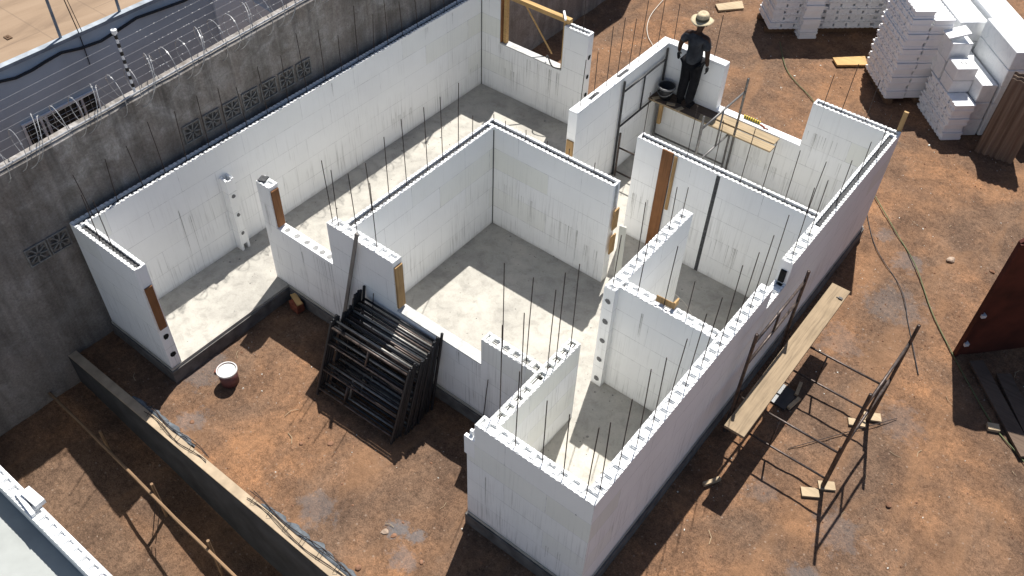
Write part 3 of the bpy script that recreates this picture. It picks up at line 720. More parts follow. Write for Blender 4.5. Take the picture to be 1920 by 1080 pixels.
# second house start, bottom left
h2 = thing('foundation_of_next_house', (3, -4, .25), 'pale slab with one row of white foam blocks at the bottom left corner', 'foundation')
MB().box(-.098, -12, -1.9, 10.5, -2.44, .245).build('floor_slab', M['slab2'], h2)
keep = house; house = h2
w2 = wall('x', -.09, 10, -2.62, [(-.09, 10, .60, 'o')], z0=.246)
house = keep
MB().obox((2.32, -2.46, .66), (1, .05, 0), (-.05, 1, 0), (0, 0, 1), .30, .12, .07).obox((2.30, -2.56, .63), (1, -.1, 0), (.1, 1, 0), (0, 0, 1), .42, .05, .05).build('loose_block_edge', M['foam'], h2)

# ---------------------------------------------------------------- scaffold frames
def frame(name, org, du, dz, w, h, bars, struts, r, mat, label, group, legmat=None, ext=0.0):
    """H-frame: two legs (du*w apart), crossbars at heights bars, short struts between the bars"""
    org = Vector(org); du = Vector(du).normalized(); dz = Vector(dz).normalized()
    th = thing(name, tuple(org), label, 'scaffold frame', group)
    for s in (0, w):
        p = org+du*s
        m = MB(); m.tube([p, p+dz*h], r, 8, cap=False)
        m.tube([p+dz*(h-.002), p+dz*(h-.10)], r*.82, 8, cap=True)
        m.build('leg', legmat or mat, th, smooth=True)
    for b in bars:
        MB().tube([org+du*r+dz*b, org+du*(w-r)+dz*b], r*.8, 8).build('crossbar', mat, th, smooth=True)
    for (f, b0, b1) in struts:
        MB().tube([org+du*w*f+dz*b0, org+du*w*f+dz*b1], r*.7, 6).build('strut', mat, th, smooth=True)
    return th
SG = 'scaffold frames outside the long right wall'
frame('scaffold', (8.02, 4.27, G), (.01, 1, 0), (0, 0, 1), 1.46, 2.06, (1.48, 1.88), ((.5, 1.48, 1.88),), .024, M['steel'], 'scaffold frame standing tight along the long outer wall, under the tan plank', SG)
frame('scaffold', (9.50, 4.29, G), (.03, 1, 0), (0, 0, 1), 1.44, 2.06, (.98, 1.72), ((.5, .98, 1.72),), .023, M['steel'], 'outermost scaffold frame standing on the tan footing boards on open red soil', SG)
frame('scaffold', (8.06, 4.30, G), (1, .0, 0), (0, 0, 1), 1.42, .92, (.20, .80), ((.42, .20, .80),), .020, M['steel'], 'low cross frame of the outer scaffold, nearer the bottom of the picture', SG)
frame('scaffold', (8.08, 5.72, G), (1, .0, 0), (0, 0, 1), 1.44, .92, (.20, .80), ((.42, .20, .80),), .020, M['steel'], 'low cross frame of the outer scaffold, farther from the bottom of the picture', SG)
pl = MB().box(8.17, 3.58, .70, 8.455, 6.88, .745)
one(pl, 'scaffold_plank', M['planky'], (8.3, 5.2, .71), 'long tan scaffold plank resting on the frames outside the long right wall', 'plank', bevel=.004)
m = MB().tube([(8.5, 6.86, .752), (8.5, 6.80, .76), (8.44, 6.74, .75)], .008, 5)
one(MB().box(8.37, 6.62, .747, 8.43, 6.66, .765).box(8.34, 6.63, .747, 8.37, 6.64, .757), 'wall_tie', M['black'], (8.4, 6.64, .75), 'small black steel clip on the end of the long tan plank', 'clip')
one(MB().obox((9.40, 4.10, G+.025), (1, .65, 0), (-.65, 1, 0), (0, 0, 1), .23, .14, .03).obox((9.53, 4.34, G+.02), (1, .65, 0), (-.65, 1, 0), (0, 0, 1), .22, .13, .03), 'footing_board', M['ply'], (9.45, 4.2, G), 'pair of tan footing boards under the outer scaffold leg nearest the bottom', 'board', 'tan boards under scaffold legs')
one(MB().obox((9.43, 5.58, G+.025), (1, .55, 0), (-.55, 1, 0), (0, 0, 1), .24, .12, .03).obox((9.56, 5.82, G+.02), (1, .55, 0), (-.55, 1, 0), (0, 0, 1), .24, .14, .03), 'footing_board', M['ply'], (9.5, 5.7, G), 'pair of tan footing boards under the outer scaffold leg farther back', 'board', 'tan boards under scaffold legs')
m = MB().tube([(9.15, 3.95, G+.02), (9.9, 6.35, G+.03)], .007, 5)
one(MB().tube([(8.86, 4.55, G+.03), (9.85, 6.02, G+.03)], .006, 5), 'loose_rod', M['rebar'], (9.4, 5.3, G), 'thin loose rod lying on the soil between the outer scaffold legs', 'rod')
one(MB().obox((8.38, 5.33, G+.03), (.1, 1, 0), (1, -.1, 0), (0, 0, 1), .40, .32, .02), 'slate_sheet', simple('dark_sheet', (.03, .035, .04), .35, .3, 6, .5), (8.38, 5.33, G), 'dark glossy sheet lying under the outer scaffold', 'sheet')
for (x, y, a, lb) in ((8.58, 5.30, 80, 'beside the dark sheet'), (8.20, 5.05, 75, 'against the wall foot under the tan plank'), (8.30, 3.40, 60, 'at the shaded end of the tan plank'), (8.52, 5.58, 100, 'at the far corner of the dark sheet')):
    one(MB().obox((x, y, G+.05), (math.cos(R(a)), math.sin(R(a)), 0), (-math.sin(R(a)), math.cos(R(a)), 0), (0, 0, 1), .26, .05, .05), 'timber_offcut', M['ply'], (x, y, G), 'short pale timber offcut ' + lb, 'offcut', 'timber offcuts under the outer scaffold')
# inside the rear room
IG = 'scaffold frames inside the rear room'
frame('scaffold', (3.79, 7.72, 0), (.0, 1, 0), (0, 0, 1), 1.36, 1.93, (1.02, 1.72), ((.5, 1.02, 1.72),), .021, M['steelblack'], 'black scaffold frame against the far left wall of the rear room, beside the bucket', IG)
frame('scaffold', (5.30, 7.66, 0), (.02, 1, 0), (0, 0, 1), 1.42, 1.97, (1.0, 1.72), ((.5, 1.0, 1.72),), .022, M['steelgrey'], 'worn grey scaffold frame at the open end of the rear room plank', IG)
frame('scaffold', (3.84, 8.98, 0), (1, 0, 0), (0, 0, 1), 1.44, .99, (.08, .22), ((.62, .22, .98),), .020, M['steelgrey'], 'low grey cross frame under the worker plank, on the window side', IG)
frame('scaffold', (3.84, 7.72, 0), (1, 0, 0), (0, 0, 1), 1.40, .92, (.10, .62), ((.62, .10, .62),), .020, M['steel'], 'low cross frame in the rear room, on the partition side', IG)
th = thing('deck_planks', (4.9, 9.0, 1.0), 'two scaffold planks side by side that the man in the straw hat stands on', 'planks')
MB().box(3.66, 8.925, 1.045, 5.35, 9.135, 1.075).build('plank', M['plankdark'], th, label='dirt covered dark plank on the window side')
MB().box(5.0, 8.93, 1.077, 6.10, 9.125, 1.10).build('plank', M['plankx'], th)
MB().box(3.63, 8.73, 1.045, 6.13, 8.915, 1.075).build('plank', M['plankx'], th)
MB().prism([(3.635, 8.735), (4.75, 8.735), (4.70, 8.91), (3.64, 8.91)], 1.0755, 1.080).build('dirt_layer', M['plankdark'], th)
one(MB().box(3.86, 8.98, .45, 3.92, 9.04, 1.04), 'timber_prop', M['timberz'], (3.9, 9.0, .4), 'yellowish timber prop under the bucket end of the planks', 'prop')
for (x, y, a, lb) in ((3.86, 8.81, 60, 'nearest the black bucket'), (4.16, 8.81, 20, 'between the bucket and the boots'), (4.35, 8.78, 70, 'at the edge just below the boots')):
    one(MB().obox((x, y, 1.088), (math.cos(R(a)), math.sin(R(a)), 0), (-math.sin(R(a)), math.cos(R(a)), 0), (0, 0, 1), .15, .07, .012), 'wood_scrap', M['ply'], (x, y, 1.08), 'pale wood scrap on the dirty plank ' + lb, 'scrap', 'wood scraps on the plank')
def bucket(name, c, r0, r1, h, mat, rimmat, label, full=None, tilt=None, handle=True):
    th = thing(name, c, label, 'bucket')
    m = MB().lathe([(r0*.0, .0), (r0, .0), (r1, h), (r1*.93, h), (r0*.93, .02), (0, .02)], c, 28, False, False); m.build('shell', mat, th, smooth=True)
    MB().lathe([(r1*1.0, h-.03), (r1*1.07, h-.028), (r1*1.08, h+.004), (r1*.96, h+.006), (r1*.95, h-.004)], c, 28, False, False).build('rim', rimmat, th, smooth=True)
    if full: MB().lathe([(0.001, h-full), (r1*.93, h-full)], c, 28, False, False).build('contents', M['water'], th)
    if handle:
        pts = [(c[0]+r1*1.07*math.cos(a), c[1]+r1*1.07*math.sin(a), c[2]+h-.02-.13*math.sin((a-math.pi)*1.0)) for a in [math.pi+math.pi*k/14 for k in range(15)]]
        pts = [(p[0], p[1], c[2]+h-.02-.12*math.sin(math.pi*k/14)) for k, p in enumerate(pts)]
        MB().tube(pts, .004, 5).build('handle', M['wire'], th)
    if tilt: th.rotation_euler = tilt
    return th
bucket('black_bucket', (3.97, 8.93, 1.078), .105, .15, .25, M['black'], M['rimgrey'], 'empty black builders bucket standing on the plank near the man')
bucket('maroon_bucket', (2.03, .47, G+.01), .128, .138, .27, M['bucketred'], M['rim'], 'dark maroon bucket filled with pale cement water on the red soil', full=.012, handle=False)
one(MB().obox((1.80, .52, G+.03), (1, .45, 0), (-.45, 1, 0), (0, 0, 1), .20, .13, .025), 'hand_trowel_board', M['brick'], (1.8, .5, G), 'flat reddish tile piece lying next to the maroon bucket', 'tile')
one(MB().obox((1.72, 2.05, G+.10), (1, -.1, 0), (.1, 1, 0), (0, 0, 1), .20, .14, .16), 'brick_pile', M['brick'], (1.72, 2.05, G), 'red brick block standing in the shade at the foot of the front wall', 'brick', bevel=.006)
one(MB().obox((1.70, 2.08, G+.20), (1, -.35, 0), (.35, 1, 0), (0, 0, 1), .27, .09, .02), 'tan_board', M['timberx'], (1.7, 2.08, G+.19), 'small tan board lying across the red brick block', 'board')
one(MB().box(5.35, 9.245, 1.116, 5.66, 9.272, 1.166).box(5.352, 9.244, 1.135, 5.658, 9.273, 1.15), 'spirit_level', M['yellow'], (5.5, 9.25, 1.11), 'yellow and black spirit level lying on the low rear window sill', 'spirit level')
lv = MB()
for k in range(7): lv.box(5.37+k*.042, 9.2425, 1.122, 5.39+k*.042, 9.2455, 1.16).box(5.37+k*.042, 9.247, 1.1661, 5.39+k*.042, 9.268, 1.168)
lo = bpy.data.objects['spirit_level']; lvo = lv.build('marking', M['black'], lo)
one(MB().obox((5.72, 9.23, 1.122), (1, -.3, 0), (.3, 1, 0), (0, 0, 1), .10, .03, .015).obox((5.80, 9.20, 1.120), (1, .3, 0), (-.3, 1, 0), (0, 0, 1), .09, .02, .012), 'pointing_trowel', M['brick'], (5.75, 9.22, 1.11), 'small trowel with a reddish handle next to the spirit level', 'trowel')
# batten leaning on the front wall
one(MB().obox((2.93, 2.13, .95), (1, 0, 0), (0, 1, .02), (.27, .0, 1), .055, .022, 2.55), 'leaning_batten', M['battenz'], (2.7, 2.1, G), 'long grey weathered batten leaning up the front wall above the stacked frames', 'batten')
one(MB().tube([(5.38, 2.12, G+.05), (5.46, 2.14, .9)], .007, 5), 'leaning_rod', M['rebar'], (5.4, 2.1, G), 'thin rusty rod leaning against the front wall right of the stacked frames', 'rod')
one(MB().tube([(3.32, 2.10, .2), (3.42, 2.15, 1.15)], .007, 5), 'leaning_rod', M['rebar'], (3.35, 2.1, G), 'thin rusty rod leaning on the front wall behind the stacked frames', 'rod')
# stud at the far right corner
one(MB().box(7.775, 9.312, .6, 7.845, 9.352, 2.30), 'timber_stud', M['timberz'], (7.8, 9.33, .6), 'upright tan timber stud behind the far right corner of the house', 'stud')

# pile of stacked frames
PG = 'scaffold frames stacked against the front wall'
N = 14
ordinal = ['outermost', 'second from the outside', 'third from the outside', 'fourth from the outside', 'fifth from the outside', 'sixth from the outside', 'seventh from the outside', 'eighth from the outside',
           'seventh from the wall', 'sixth from the wall', 'fifth from the wall', 'fourth from the wall', 'third from the wall', 'closest to the wall']
ordinal = ordinal[:N-6] + ordinal[-6:]
for i in range(N):
    f = i/(N-1)
    yb = 1.10 + .80*f; yt = 1.56 + .56*f
    L = 1.26 + rnd(-.03, .03) + .06*f
    x0 = 3.17 + rnd(-.03, .03) + .05*f
    dz = Vector((0.02, yt-yb, 1.2)).normalized()
    rx = (L-.09-.02*(i % 2), L-.36)
    frame('scaffold', (x0, yb, G+.02), (1, .03+rnd(-.01, .01), .0), dz, 1.40, L+(.10 if i > 7 else 0), (.12, .46, rx[1], rx[0]), ((.35, .12, .46), (.5, rx[1], rx[0])) if i in (0, 1, 6) else ((.35, .12, .46),), .021, M['steelblack'] if i % 3 == 1 else M['steelpale'] if i % 3 else M['steel'],
          'dark scaffold frame in the stack leaning on the front wall, ' + ordinal[i], PG, legmat=M['steelblack'])

# ---------------------------------------------------------------- window bench bits, small things inside
one(MB().obox((2.0, 8.49, 2.135), (.75, .66, .18), (-.66, .75, 0), (0, 0, 1), .035, .30, .03), 'white_offcut', M['foam'], (1.97, 8.5, 2.1), 'white stick lying across the timber beam of the rear window', 'offcut')
th = thing('wooden_float', (6.93, 3.84, 1.97), 'brown wooden float standing on the top of the bathroom partition wall', 'float')
MB().obox((6.94, 3.80, 2.02), (1, .05, 0), (-.05, 1, 0), (0, 0, 1), .26, .012, .10).build('plate', M['boardtan'], th)
MB().obox((7.05, 3.86, 2.02), (1, .0, 0), (0, 1, 0), (0, 0, 1), .025, .12, .10).build('side', M['timberz'], th)
th = thing('angle_grinder', (5.45, 5.75, 0), 'dark power tool lying on the floor in the inner doorway', 'power tool')
MB().tube([(5.35, 5.72, .05), (5.62, 5.82, .06)], .045, 10).build('body', M['black'], th, smooth=True)
MB().lathe([(.0, 0), (.07, 0), (.07, .02), (0, .02)], (5.33, 5.70, .03), 16).build('guard', M['steelgrey'], th)
def cord(pts, r, name, mat, label, cat, seg=10):
    P = [Vector(p) for p in pts]; out = []
    for i in range(len(P)-1):
        p0, p1, p2, p3 = P[max(i-1, 0)], P[i], P[i+1], P[min(i+2, len(P)-1)]
        for k in range(seg):
            t_ = k/seg
            out.append(.5*((2*p1)+(-p0+p2)*t_+(2*p0-5*p1+4*p2-p3)*t_*t_+(-p0+3*p1-3*p2+p3)*t_**3))
    out.append(P[-1])
    return one(MB().tube(out, r, 6), name, mat, tuple(P[0]), label, cat, smooth=True)
cord([(5.5, 5.7, .012), (5.62, 5.60, .012), (5.78, 5.72, .012), (5.75, 5.95, .012), (6.0, 5.9, .012), (6.4, 5.8, .012), (6.7, 5.6, .012)], .008, 'tool_cord', M['whitecord'], 'white cord of the power tool curling over the floor', 'cord')
cord([(6.9, 5.0, .012), (7.1, 4.9, .012), (7.15, 4.6, .012), (7.35, 4.65, .012), (7.45, 4.3, .012), (7.6, 4.2, .012)], .006, 'thin_cord', M['whitecord'], 'thin pale cord looping on the small bathroom floor', 'cord')
one(MB().obox((5.32, 5.52, .60), (1, .2, 0), (-.2, 1, .05), (0, -.05, 1), .11, .02, 1.15), 'cream_plank', M['foamdirty'], (5.3, 5.5, 0), 'cream coloured strip leaning at the end of the bedroom wall by the doorway', 'strip')
th = thing('drill_case', (7.45, 6.20, 0), 'small yellow and black tool box on the floor in the corner near the right wall', 'tool box')
MB().box(7.36, 6.12, .0, 7.52, 6.30, .34).build('box', M['yellow'], th, bevel=.01)
MB().box(7.33, 6.16, .34, 7.52, 6.34, .42).build('lid', M['black'], th, bevel=.01)
cord([(2.05, 8.45, 1.10), (1.88, 8.38, 1.12), (1.72, 8.44, 1.25), (1.66, 8.5, 1.15)], .012, 'steel_strap', M['black'], 'black curved strap hanging at the right end of the rear window sill', 'strap')

# ---------------------------------------------------------------- hose, cords, boards in the yard
zg = G+.03
cord([(3.9, 14.3, zg), (4.45, 13.45, zg), (4.87, 13.06, zg), (5.45, 12.66, zg), (6.1, 12.0, zg), (6.9, 11.3, zg), (7.65, 10.56, zg), (8.34, 9.84, zg), (8.89, 9.27, zg), (9.48, 8.41, zg), (10.03, 7.76, zg), (10.5, 7.25, zg), (11.01, 6.75, zg), (11.52, 6.42, zg), (12.6, 5.6, zg)], .0095, 'garden_hose', M['hose'], 'long olive green hose winding over the red soil past the house', 'hose')
cord([(7.2, 11.0, zg-.01), (8.1, 9.4, zg-.01), (8.9, 8.6, zg-.01), (9.3, 7.9, zg-.01), (9.8, 7.0, zg-.01)], .007, 'twine', M['cable'], 'thin black cord lying on the soil left of the green hose', 'cord')
cord([(.93, 14.25, zg), (1.08, 13.46, zg), (1.28, 12.95, zg), (1.54, 12.57, zg), (1.79, 12.34, zg), (2.03, 12.12, zg)], .007, 'power_lead', M['whitecord'], 'pale cord lying on the sunny soil behind the house', 'cord')
one(MB().prism([(5.10, 14.40), (5.30, 14.18), (5.80, 14.62), (5.62, 14.92)], G+.03, G+.07), 'flat_board', M['timberx'], (5.4, 14.5, G), 'tan board lying flat on the soil at the foot of the tallest block stack', 'board')
one(MB().prism([(2.0, 14.78), (2.20, 14.58), (2.60, 15.06), (2.40, 15.34)], G+.02, G+.06), 'flat_board', M['ply'], (2.3, 15, G), 'grey tan board lying on the soil left of the back block stack', 'board')

# stones one can pick out
SGp = 'loose stones on the soil'
stl = [(2.178, -.327, .045, 'beside the grey slurry ridge'), (3.608, .386, .035, 'in the middle of the sunny front yard'), (3.924, .632, .05, 'near the shadow of the stacked frames'), (5.42, .139, .06, 'tan, next to the grey cement spots'), (5.54, .17, .045, 'flat, touching the grey cement spots'),
       (9.312, 9.80, .085, 'large and pale, right of the hose'), (9.952, 9.98, .055, 'far right edge, above the red steel panel'), (5.502, -.418, .05, 'near the low wall at the bottom'), (3.9, .26, .03, 'below the stone near the frames'), (9.75, 9.1, .04, 'just left of the red steel panel'),
       (10.3, 4.6, .05, 'right of the outer scaffold leg'), (6.05, .12, .035, 'left of the tower wall foot')]
for x, y, r, lb in stl:
    bm = bmesh.new(); bmesh.ops.create_icosphere(bm, subdivisions=2, radius=r*.72)
    for v in bm.verts:
        k = 1+.35*noise.noise(v.co*22+Vector((x, y, 0))); v.co = Vector((v.co.x*k*1.25, v.co.y*k, v.co.z*k*.55))
    me = bpy.data.meshes.new('stone'); bm.to_mesh(me); bm.free(); me.materials.append(M['stone'] if 'pale' in lb or 'tan' in lb else M['stoneb'])
    o = bpy.data.objects.new('stone', me); COL.objects.link(o); o.location = (x, y, G+r*.25); o.rotation_euler = (0, 0, rnd(0, 6))
    tag(o, 'small stone ' + lb, 'stone', SGp)
# scattered gravel, one object
gv = MB()
def pebble(m, x, y, z, r):
    b = len(m.v); a = rnd(0, 6)
    for k in range(5):
        t_ = a+2*math.pi*k/5; q = r*rnd(.7, 1.2); m.v.append((x+q*math.cos(t_), y+q*math.sin(t_), z-.004))
    m.v.append((x+rnd(-.3, .3)*r, y+rnd(-.3, .3)*r, z+r*rnd(.5, .9)))
    for k in range(5): m.f.append((b+k, b+(k+1) % 5, b+5))
gp = MB(); 
def inside(x, y):
    return (-.1 < x < 1.5 and -.1 < y < 9) or (1.4 < x < 6.2 and 2.1 < y < 9.4) or (6.1 < x < 7.9 and .87 < y < 9.4)
cnt = 0
while cnt < 11000:
    x, y = rnd(-.05, 13), rnd(-2.4, 16.3)
    if inside(x, y) or abs(y+.68) < .12 or x < 0: continue
    if noise.noise((x*.8, y*.8, 9)) < rnd(-.5, .5): continue
    r = rnd(.006, .014) if rnd(0, 1) < .94 else rnd(.014, .028)
    pebble(gp if rnd(0, 1) < .10 else gv, x, y, ground_z(x, y), r); cnt += 1
o = gv.build('gravel', M['stoneb']); tag(o, 'brown gravel and clods scattered over the red soil', 'gravel', kind='stuff')
o = gp.build('gravel', M['stone']); tag(o, 'pale stone chips scattered over the red soil', 'gravel', kind='stuff')

fc = MB(); cnt = 0
while cnt < 420:
    x, y = rnd(.2, 12.5), rnd(-.5, 15.5)
    if inside(x, y): continue
    if rnd(0, 1) > .25 and not (abs(x-8.3) < .6 or abs(y-.9) < .5 or y > 11): continue
    r_ = rnd(.004, .011) if rnd(0, 1) < .93 else rnd(.012, .022)
    a = rnd(0, 3); fc.obox((x, y, ground_z(x, y)+r_*.5), (math.cos(a), math.sin(a), rnd(-.3, .3)), (-math.sin(a), math.cos(a), 0), (0, 0, 1), r_*rnd(1, 2.2), r_*rnd(.8, 1.3), r_*rnd(.6, 1)); cnt += 1
o = fc.build('foam_crumbs', M['foamdirty']); tag(o, 'white crumbs of foam scattered over the building site', 'debris', kind='stuff')
dp = MB(); cnt = 0
while cnt < 520:
    x, y = rnd(.2, 7.6), rnd(.2, 9.1)
    if not ((x < 1.4 and y < 8.4) or (y > 2.4 and x < 7.6)) or (x < 3.7 and y > 8.4): continue
    near = min(abs(x-2.99), abs(y-5.31), abs(x-.19), abs(y-6.5), abs(y-8.4), abs(x-6.13), abs(y-2.4))
    if rnd(0, 1) < min(.85, near*1.3): continue
    pebble(dp, x, y, .003, rnd(.004, .012) if rnd(0, 1) < .9 else rnd(.012, .03)); cnt += 1
o = dp.build('mortar_droppings', M['dropping']); tag(o, 'grey mortar droppings and dust lumps scattered over the floor slab', 'debris', kind='stuff')
tw = MB()
for k_ in range(90):
    x, y = rnd(.2, 12.3), rnd(-.5, 15)
    if inside(x, y): continue
    a = rnd(0, 6); L_ = rnd(.05, .22); z_ = ground_z(x, y)+.012
    tw.tube([(x, y, z_), (x+L_*.5*math.cos(a), y+L_*.5*math.sin(a), z_+.01), (x+L_*math.cos(a+.3), y+L_*math.sin(a+.3), z_)], rnd(.002, .005), 4)
o = tw.build('twigs', M['ply']); tag(o, 'thin splinters and twigs scattered over the red soil', 'debris', kind='stuff')

# ---------------------------------------------------------------- stacks of foam blocks
U = Vector((math.cos(R(42)), math.sin(R(42)), 0)); V = Vector((-U.y, U.x, 0))
def make_block(L=1.2, Wd=.385, Th=.158):
    """hollow foam block lying on its face: two panels joined by webs, nubs along both long edges"""
    m = MB(); P = .045
    for z0, z1 in ((0, P), (Th-P, Th-.006)):
        m.box(0, 0, z0, L, Wd, z1)
        s = .012
        while s+.05 < L:
            m.box(s, -.016, z0+.003, s+.06, .001, z1-.003); m.box(s, Wd-.001, z0+.003, s+.06, Wd+.016, z1-.003); s += .115
    x = .05
    while x < L-.2:
        m.box(x-.04, .004, P-.001, x+.20, Wd-.004, Th-P+.001); x += .29
    return m
bm_ = make_block()
me = bpy.data.meshes.new('foam_block'); me.from_pydata(bm_.v, [], bm_.f); me.update(); me.materials.append(M['foam'])
BL = 'white foam building blocks in the stacks'
col_names = {}
def ordn(i): return ['bottom', 'second', 'third', 'fourth', 'fifth', 'sixth', 'seventh', 'eighth', 'ninth', 'tenth', 'eleventh', 'twelfth', 'thirteenth'][i]
def stack(org, ang, layers, where, flip=False, topless=0):
    org = Vector(org)
    for i in range(layers):
        o = bpy.data.objects.new('foam_block', me); COL.objects.link(o)
        j = Vector((rnd(-.012, .012), rnd(-.012, .012), 0))
        if i % 2: j += Vector((math.cos(ang), math.sin(ang), 0))*.03
        o.location = org + j + Vector((0, 0, i*.16)); o.rotation_euler = (0, 0, ang+rnd(-.012, .012))
        tag(o, 'white foam block, %s layer up of the %s' % (ordn(i), where), 'foam block', BL)
a42 = R(42)
zb = G+.12
# back stack (long sides towards the house)
o1 = Vector((3.50, 14.48, zb))
for c_ in range(3):
    p = o1 + U*(1.23*c_)*.98
    stack(p, a42, 12, ('left', 'middle', 'right')[c_] + ' front column of the back stack')
    stack(p + V*.42, a42, 12, ('left', 'middle', 'right')[c_] + ' rear column of the back stack')
# small column in front of the back stack
stack(o1 + U*1.02 - V*.27 + Vector((0, 0, -.10)), a42+R(90), 6, 'low column in front of the back stack')
# tall stack (ends towards the house)
o2 = Vector((6.60, 13.55, zb))
stack(o2 + U*.385, a42+R(90), 12, 'near column of the tallest stack')
stack(o2 + U*.80, a42+R(90), 11, 'inner column of the tallest stack')
stack(o2 + U*1.30 + V*1.35, a42+R(90), 11, 'short column behind the packs')
# timber bearers
def bearer(c, ang, L, lab):
    one(MB().obox((c[0], c[1], G+.055), (math.cos(ang), math.sin(ang), 0), (-math.sin(ang), math.cos(ang), 0), (0, 0, 1), L, .12, .11), 'timber_bearer', M['timberdark'], (c[0], c[1], G), lab, 'bearer', 'bearers under the block stacks')
c = o1+U*1.8+V*.1; bearer(c, a42, 3.7, 'dark timber bearer under the front of the back block stack')
c = o1+U*1.8+V*.65; bearer(c, a42, 3.7, 'dark timber bearer under the rear of the back block stack')
c = o2+U*.10+V*.6; bearer(c, a42+R(90), 1.3, 'dark timber bearer under the left side of the tallest stack')
c = o2+U*.7+V*.6; bearer(c, a42+R(90), 1.3, 'dark timber bearer under the right side of the tallest stack')
# film wrapped packs
PKG = 'film wrapped packs of foam blocks'
def pack(org, lu, lv, h, z, lab, mat='film', mark=False, layers=3):
    org = Vector(org)
    th = thing('foam_pack', (org.x, org.y, z), lab, 'pack', PKG)
    lh = h/layers
    for i in range(layers):
        c = org + U*(lu/2+rnd(-.008, .008)) + V*(lv/2+rnd(-.008, .008)); 
        MB().obox((c.x, c.y, z+lh*(i+.5)), U, V, (0, 0, 1), lu-rnd(0, .015), lv-rnd(0, .015), lh-.004).build('bundle', M[mat], th, bevel=.018)
    if mark:
        c = org+U*lu*.5+V*lv*.5
        pts = [(c.x+.05*math.cos(a)*(1+.3*math.sin(2*a)), c.y+.04*math.sin(a), z+h+.004) for a in [2*math.pi*k/14 for k in range(15)]]
        MB().tube(pts, .004, 4, cap=False).build('marker_ring', M['black'], th)
pA = Vector((7.97, 13.06, 0))
stack((pA+U*.385+Vector((0, 0, G+.02))), a42+R(90), 5, 'low column in front of the wrapped packs')
pack(pA+U*.00+V*.42+Vector((0, 0, 0)), .42, .42, .52, G+.02+.80, 'small film wrapped pack with a black ring drawn on its lid', mark=True, layers=2)
pack(pA+U*.0+V*.88, .42, .5, .78, G+.02+.80, 'film wrapped pack behind the one with the ring mark', layers=2)
pack(pA+U*.43+V*.12, .32, 1.25, 1.15, G+.02, 'narrow tall film wrapped pack between the ring marked pack and the bright flat topped one', layers=3)
pack(pA+U*.78+V*.10, .62, 1.25, 1.85, G+.02, 'largest film wrapped pack with a bright flat lid, left of the brown ribbed sheets', mat='film', layers=5)
pack(pA+U*.35+V*1.45, .58, 1.2, 1.70, G+.02, 'bright topped film wrapped pack at the top edge of the picture, left one', layers=4)
pack(pA+U*.97+V*1.45, .56, 1.2, 1.78, G+.02, 'bright topped film wrapped pack at the top edge of the picture, right one', layers=4)
pack(pA-U*.30+V*1.50, .55, .55, 1.25, G+.02, 'film wrapped pack right behind the tallest block stack', layers=3)
pack(pA+U*1.62+V*.10, .16, 2.6, 1.62, G+.02, 'thin upright foam sheets between the largest pack and the dark slatted roof', layers=1)
one(MB().obox(tuple(pA+U*.15+V*1.12+Vector((0, 0, 1.42))), U+Vector((0, 0, .25)), V, Vector((-.2, 0, 1)), .42, .30, .03), 'foam_sheet', M['foam'], tuple(pA+Vector((0, 0, 1.4))), 'loose white foam sheet tilted on the packs behind the ring marked one', 'foam sheet')
one(MB().obox(tuple(pA+U*.0+V*.55+Vector((-.1, .1, 1.02))), U, V, (0, 0, 1), .10, .25, .02), 'foam_offcut', M['foam'], tuple(pA), 'thin foam strip on the low column by the wrapped packs', 'foam offcut') if False else None
# slatted dark roof at the top right corner
rf = thing('slatted_roof', (9.0, 14.6, 1.6), 'dark corrugated lean-to roof at the top right corner of the picture', 'roof')
rp = pA + U*1.95
MB().obox(tuple(rp+U*1.2+V*1.0+Vector((0, 0, 1.52))), U, V, (0, 0, 1), 2.4, 4.5, .04).build('roof_sheet', simple('dark_sheet_roof', (.02, .018, .026), .6, .3, 4, .4), rf)
rr = MB()
for k in range(30):
    c = rp+U*(.04+k*.08)+V*1.0; rr.obox((c.x, c.y, 1.552), V, U, (0, 0, 1), 4.5, .014, .022)
rr.build('roof_rib', M['wire'], rf)
for q in (0.05, 2.3):
    for s in (-1.1, 3.1):
        c = rp+U*q+V*s; MB().box(c.x-.04, c.y-.04, G, c.x+.04, c.y+.04, 1.50).build('post', M['timberdark'], rf)
c = pA + U*1.72+V*.35
one(MB().tube([(c.x-.1, c.y, .8), (c.x+.18, c.y+.5, 2.5)], .035, 8), 'leaning_pole', M['timberz'], tuple(c), 'round wooden pole leaning between the packs and the dark roof', 'pole')

# bundle of ribbed sheets standing upright
s0 = Vector((8.60, 13.12, G)); su = Vector((.995, .10, 0)).normalized(); sv = Vector((-su.y, su.x, 0))
th = thing('ribbed_sheet_bundle', tuple(s0), 'upright bundle of brown ribbed sheets standing at the right edge beside the packs', 'sheet bundle')
for j in range(5):
    m = MB(); n = 48; b = 0; hh = 1.62+.05*math.sin(j*2.1)
    for i in range(n+1):
        p = s0 + su*(.70*i/n) + sv*(.02+.045*j+.018*math.sin(2*math.pi*i/8))
        q = p + Vector((.03, .06, hh))
        m.v += [tuple(p), tuple(q), tuple(p+sv*.008), tuple(q+sv*.008)]
    for i in range(n):
        a_, b_ = i*4, (i+1)*4
        m.f += [(a_, b_, b_+1, a_+1), (a_+2, a_+3, b_+3, b_+2), (a_+1, b_+1, b_+3, a_+3)]
    m.build('sheet', M['ribbed'], th)

